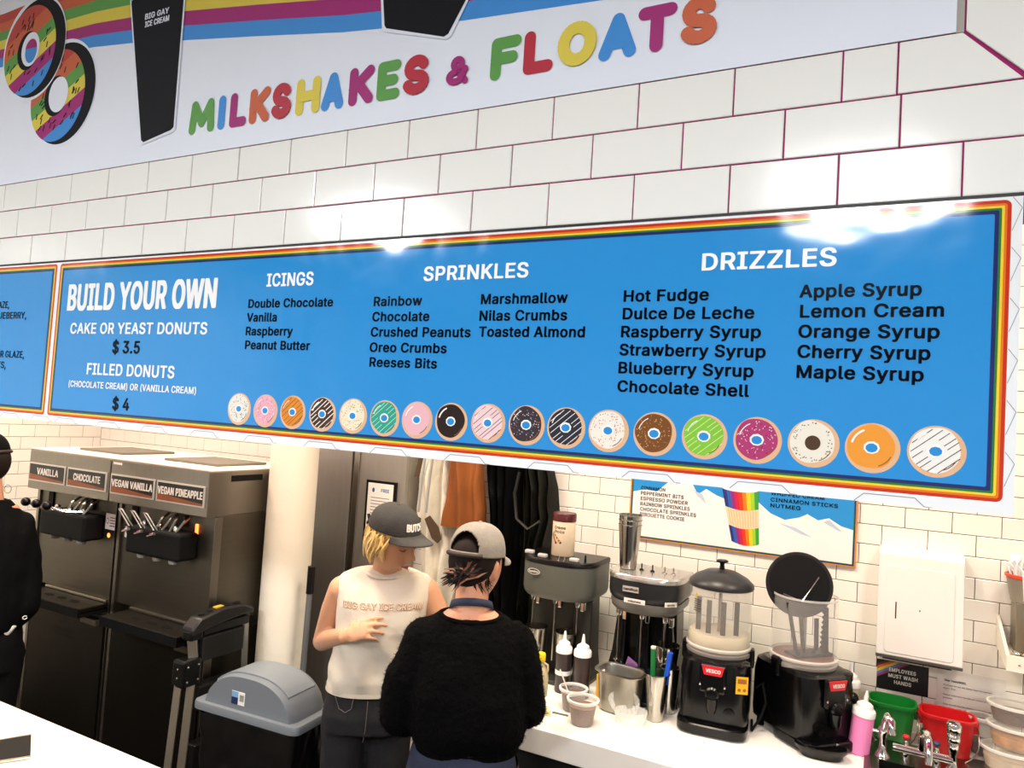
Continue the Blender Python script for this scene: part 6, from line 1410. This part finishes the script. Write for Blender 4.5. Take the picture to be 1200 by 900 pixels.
limb(q, [(0.035, 0.0, 1.325), (0.065, -0.01, 1.20), (0.080, -0.02, 1.08), (0.078, -0.03, 0.975), (0.030, -0.03, 0.905)], [0.062, 0.062, 0.060, 0.060, 0.052]); limb(q, [(-0.22, 0.0, 1.325), (-0.28, 0.0, 1.10), (-0.25, 0.12, 0.96)], [0.07, 0.065, 0.05])
s3 = fuse('sweatshirt', q, BSW, w3, 0.008, 3, 0.5, fold(0.008, 11, 9))
q = M(); q.tube([(0.082+0.010*math.cos(t)*0.8, -0.092+0.002*math.cos(t), 0.935+0.007*math.sin(t)) for t in [2*PI*k/16+0.6 for k in range(15)]], 0.0022, 6); q.build('sleeve_logo', PAPER, s3, 60, label='small white round sleeve logo')
q = M(); torso(q, [((-0.08, 0, 0.70), 0.165, 0.13), ((-0.08, 0, 0.82), 0.165, 0.13), ((-0.08, 0, 0.93), 0.15, 0.11)]); limb(q, [(-0.17, 0, 0.76), (-0.18, 0, 0.42), (-0.18, 0.01, 0.10)], [0.10, 0.075, 0.055]); limb(q, [(0.0, 0, 0.76), (0.0, 0, 0.42), (0.0, 0.01, 0.10)], [0.10, 0.075, 0.055])
fuse('trousers', q, TRS, w3, 0.009, 3, 0.5, fold(0.005, 10, 1))
for x in (-0.18, 0.0):
    q = M(); q.loft([ering((x, 0.03-dy, z), rx, ry) for z, rx, ry, dy in ((0, .045, .125, 0), (.03, .047, .128, 0), (.06, .042, .10, .01), (.10, .045, .055, .03))]); q.build('shoe', mat('black sneaker', '#141414', 0.5), w3, 50)
q = M(); q.ell(T3 @ Vector((0, 0.012, 0.0)), 0.078, 0.096, 0.10, 24, 16, T3.to_3x3()); q.build('hair', DARKH, w3, 60)
c3 = cap(w3, T3 @ Matrix.Translation((0, 0, 0.0)), BSW, BSW)
q = M(); q.tube([(-0.024+0.013*math.cos(t), -0.03, 1.492+0.018*math.sin(t)) for t in [2*PI*k/14 for k in range(15)]], 0.0016, 6); q.build('hoop_earring', CHROME, w3, 60)
tw = M(); tw.tube([(0.030, -0.075, 0.925), (0.045, -0.085, 0.900), (0.020, -0.090, 0.870), (-0.01, -0.09, 0.845)], [0.006, 0.014, 0.016, 0.008], 12, flat=0.5); tw.build('cuff_lining', mat('white cloth', '#e4e2dc', 0.8), s3, 60, label='white cuff cloth')

# ------------------------------------------------------------------ syrup jug in the dark haired woman's hand
_a = math.radians(30.1)
def w2w(x, y): return (-1.10+x*math.cos(_a)-y*math.sin(_a), 1.90+x*math.sin(_a)+y*math.cos(_a))
jx, jy = w2w(0.290, 0.405)
jg = thing('syrup_jug', 'small clear jug of pale syrup with a yellow cap held over the worktop', 'jug', (jx, jy, 0.972))
SYR = mat('pale syrup', '#d9cba0', 0.15, alpha=0.85)
q = M(); q.loft([oval_ring(a, b, z, 32, 2.6) for a, b, z in ((0.026, 0.020, 0), (0.030, 0.024, 0.005), (0.031, 0.025, 0.065), (0.028, 0.022, 0.085), (0.018, 0.016, 0.105), (0.014, 0.014, 0.115), (0.014, 0.014, 0.125))]); q.build('body', SYR, jg, 40)
q = M(); q.lathe([(0.0165, 0.122), (0.0175, 0.124), (0.0175, 0.147), (0.015, 0.150), (0.001, 0.150)], n=24); q.build('cap', mat('yellow cap', '#f0d21c', 0.35), jg, 40)
q = M(); q.tube([(0.014, 0, 0.118), (0.028, 0, 0.113), (0.030, 0, 0.095), (0.026, 0, 0.085)], 0.004, 10); q.build('jug_handle', SYR, jg, 60)
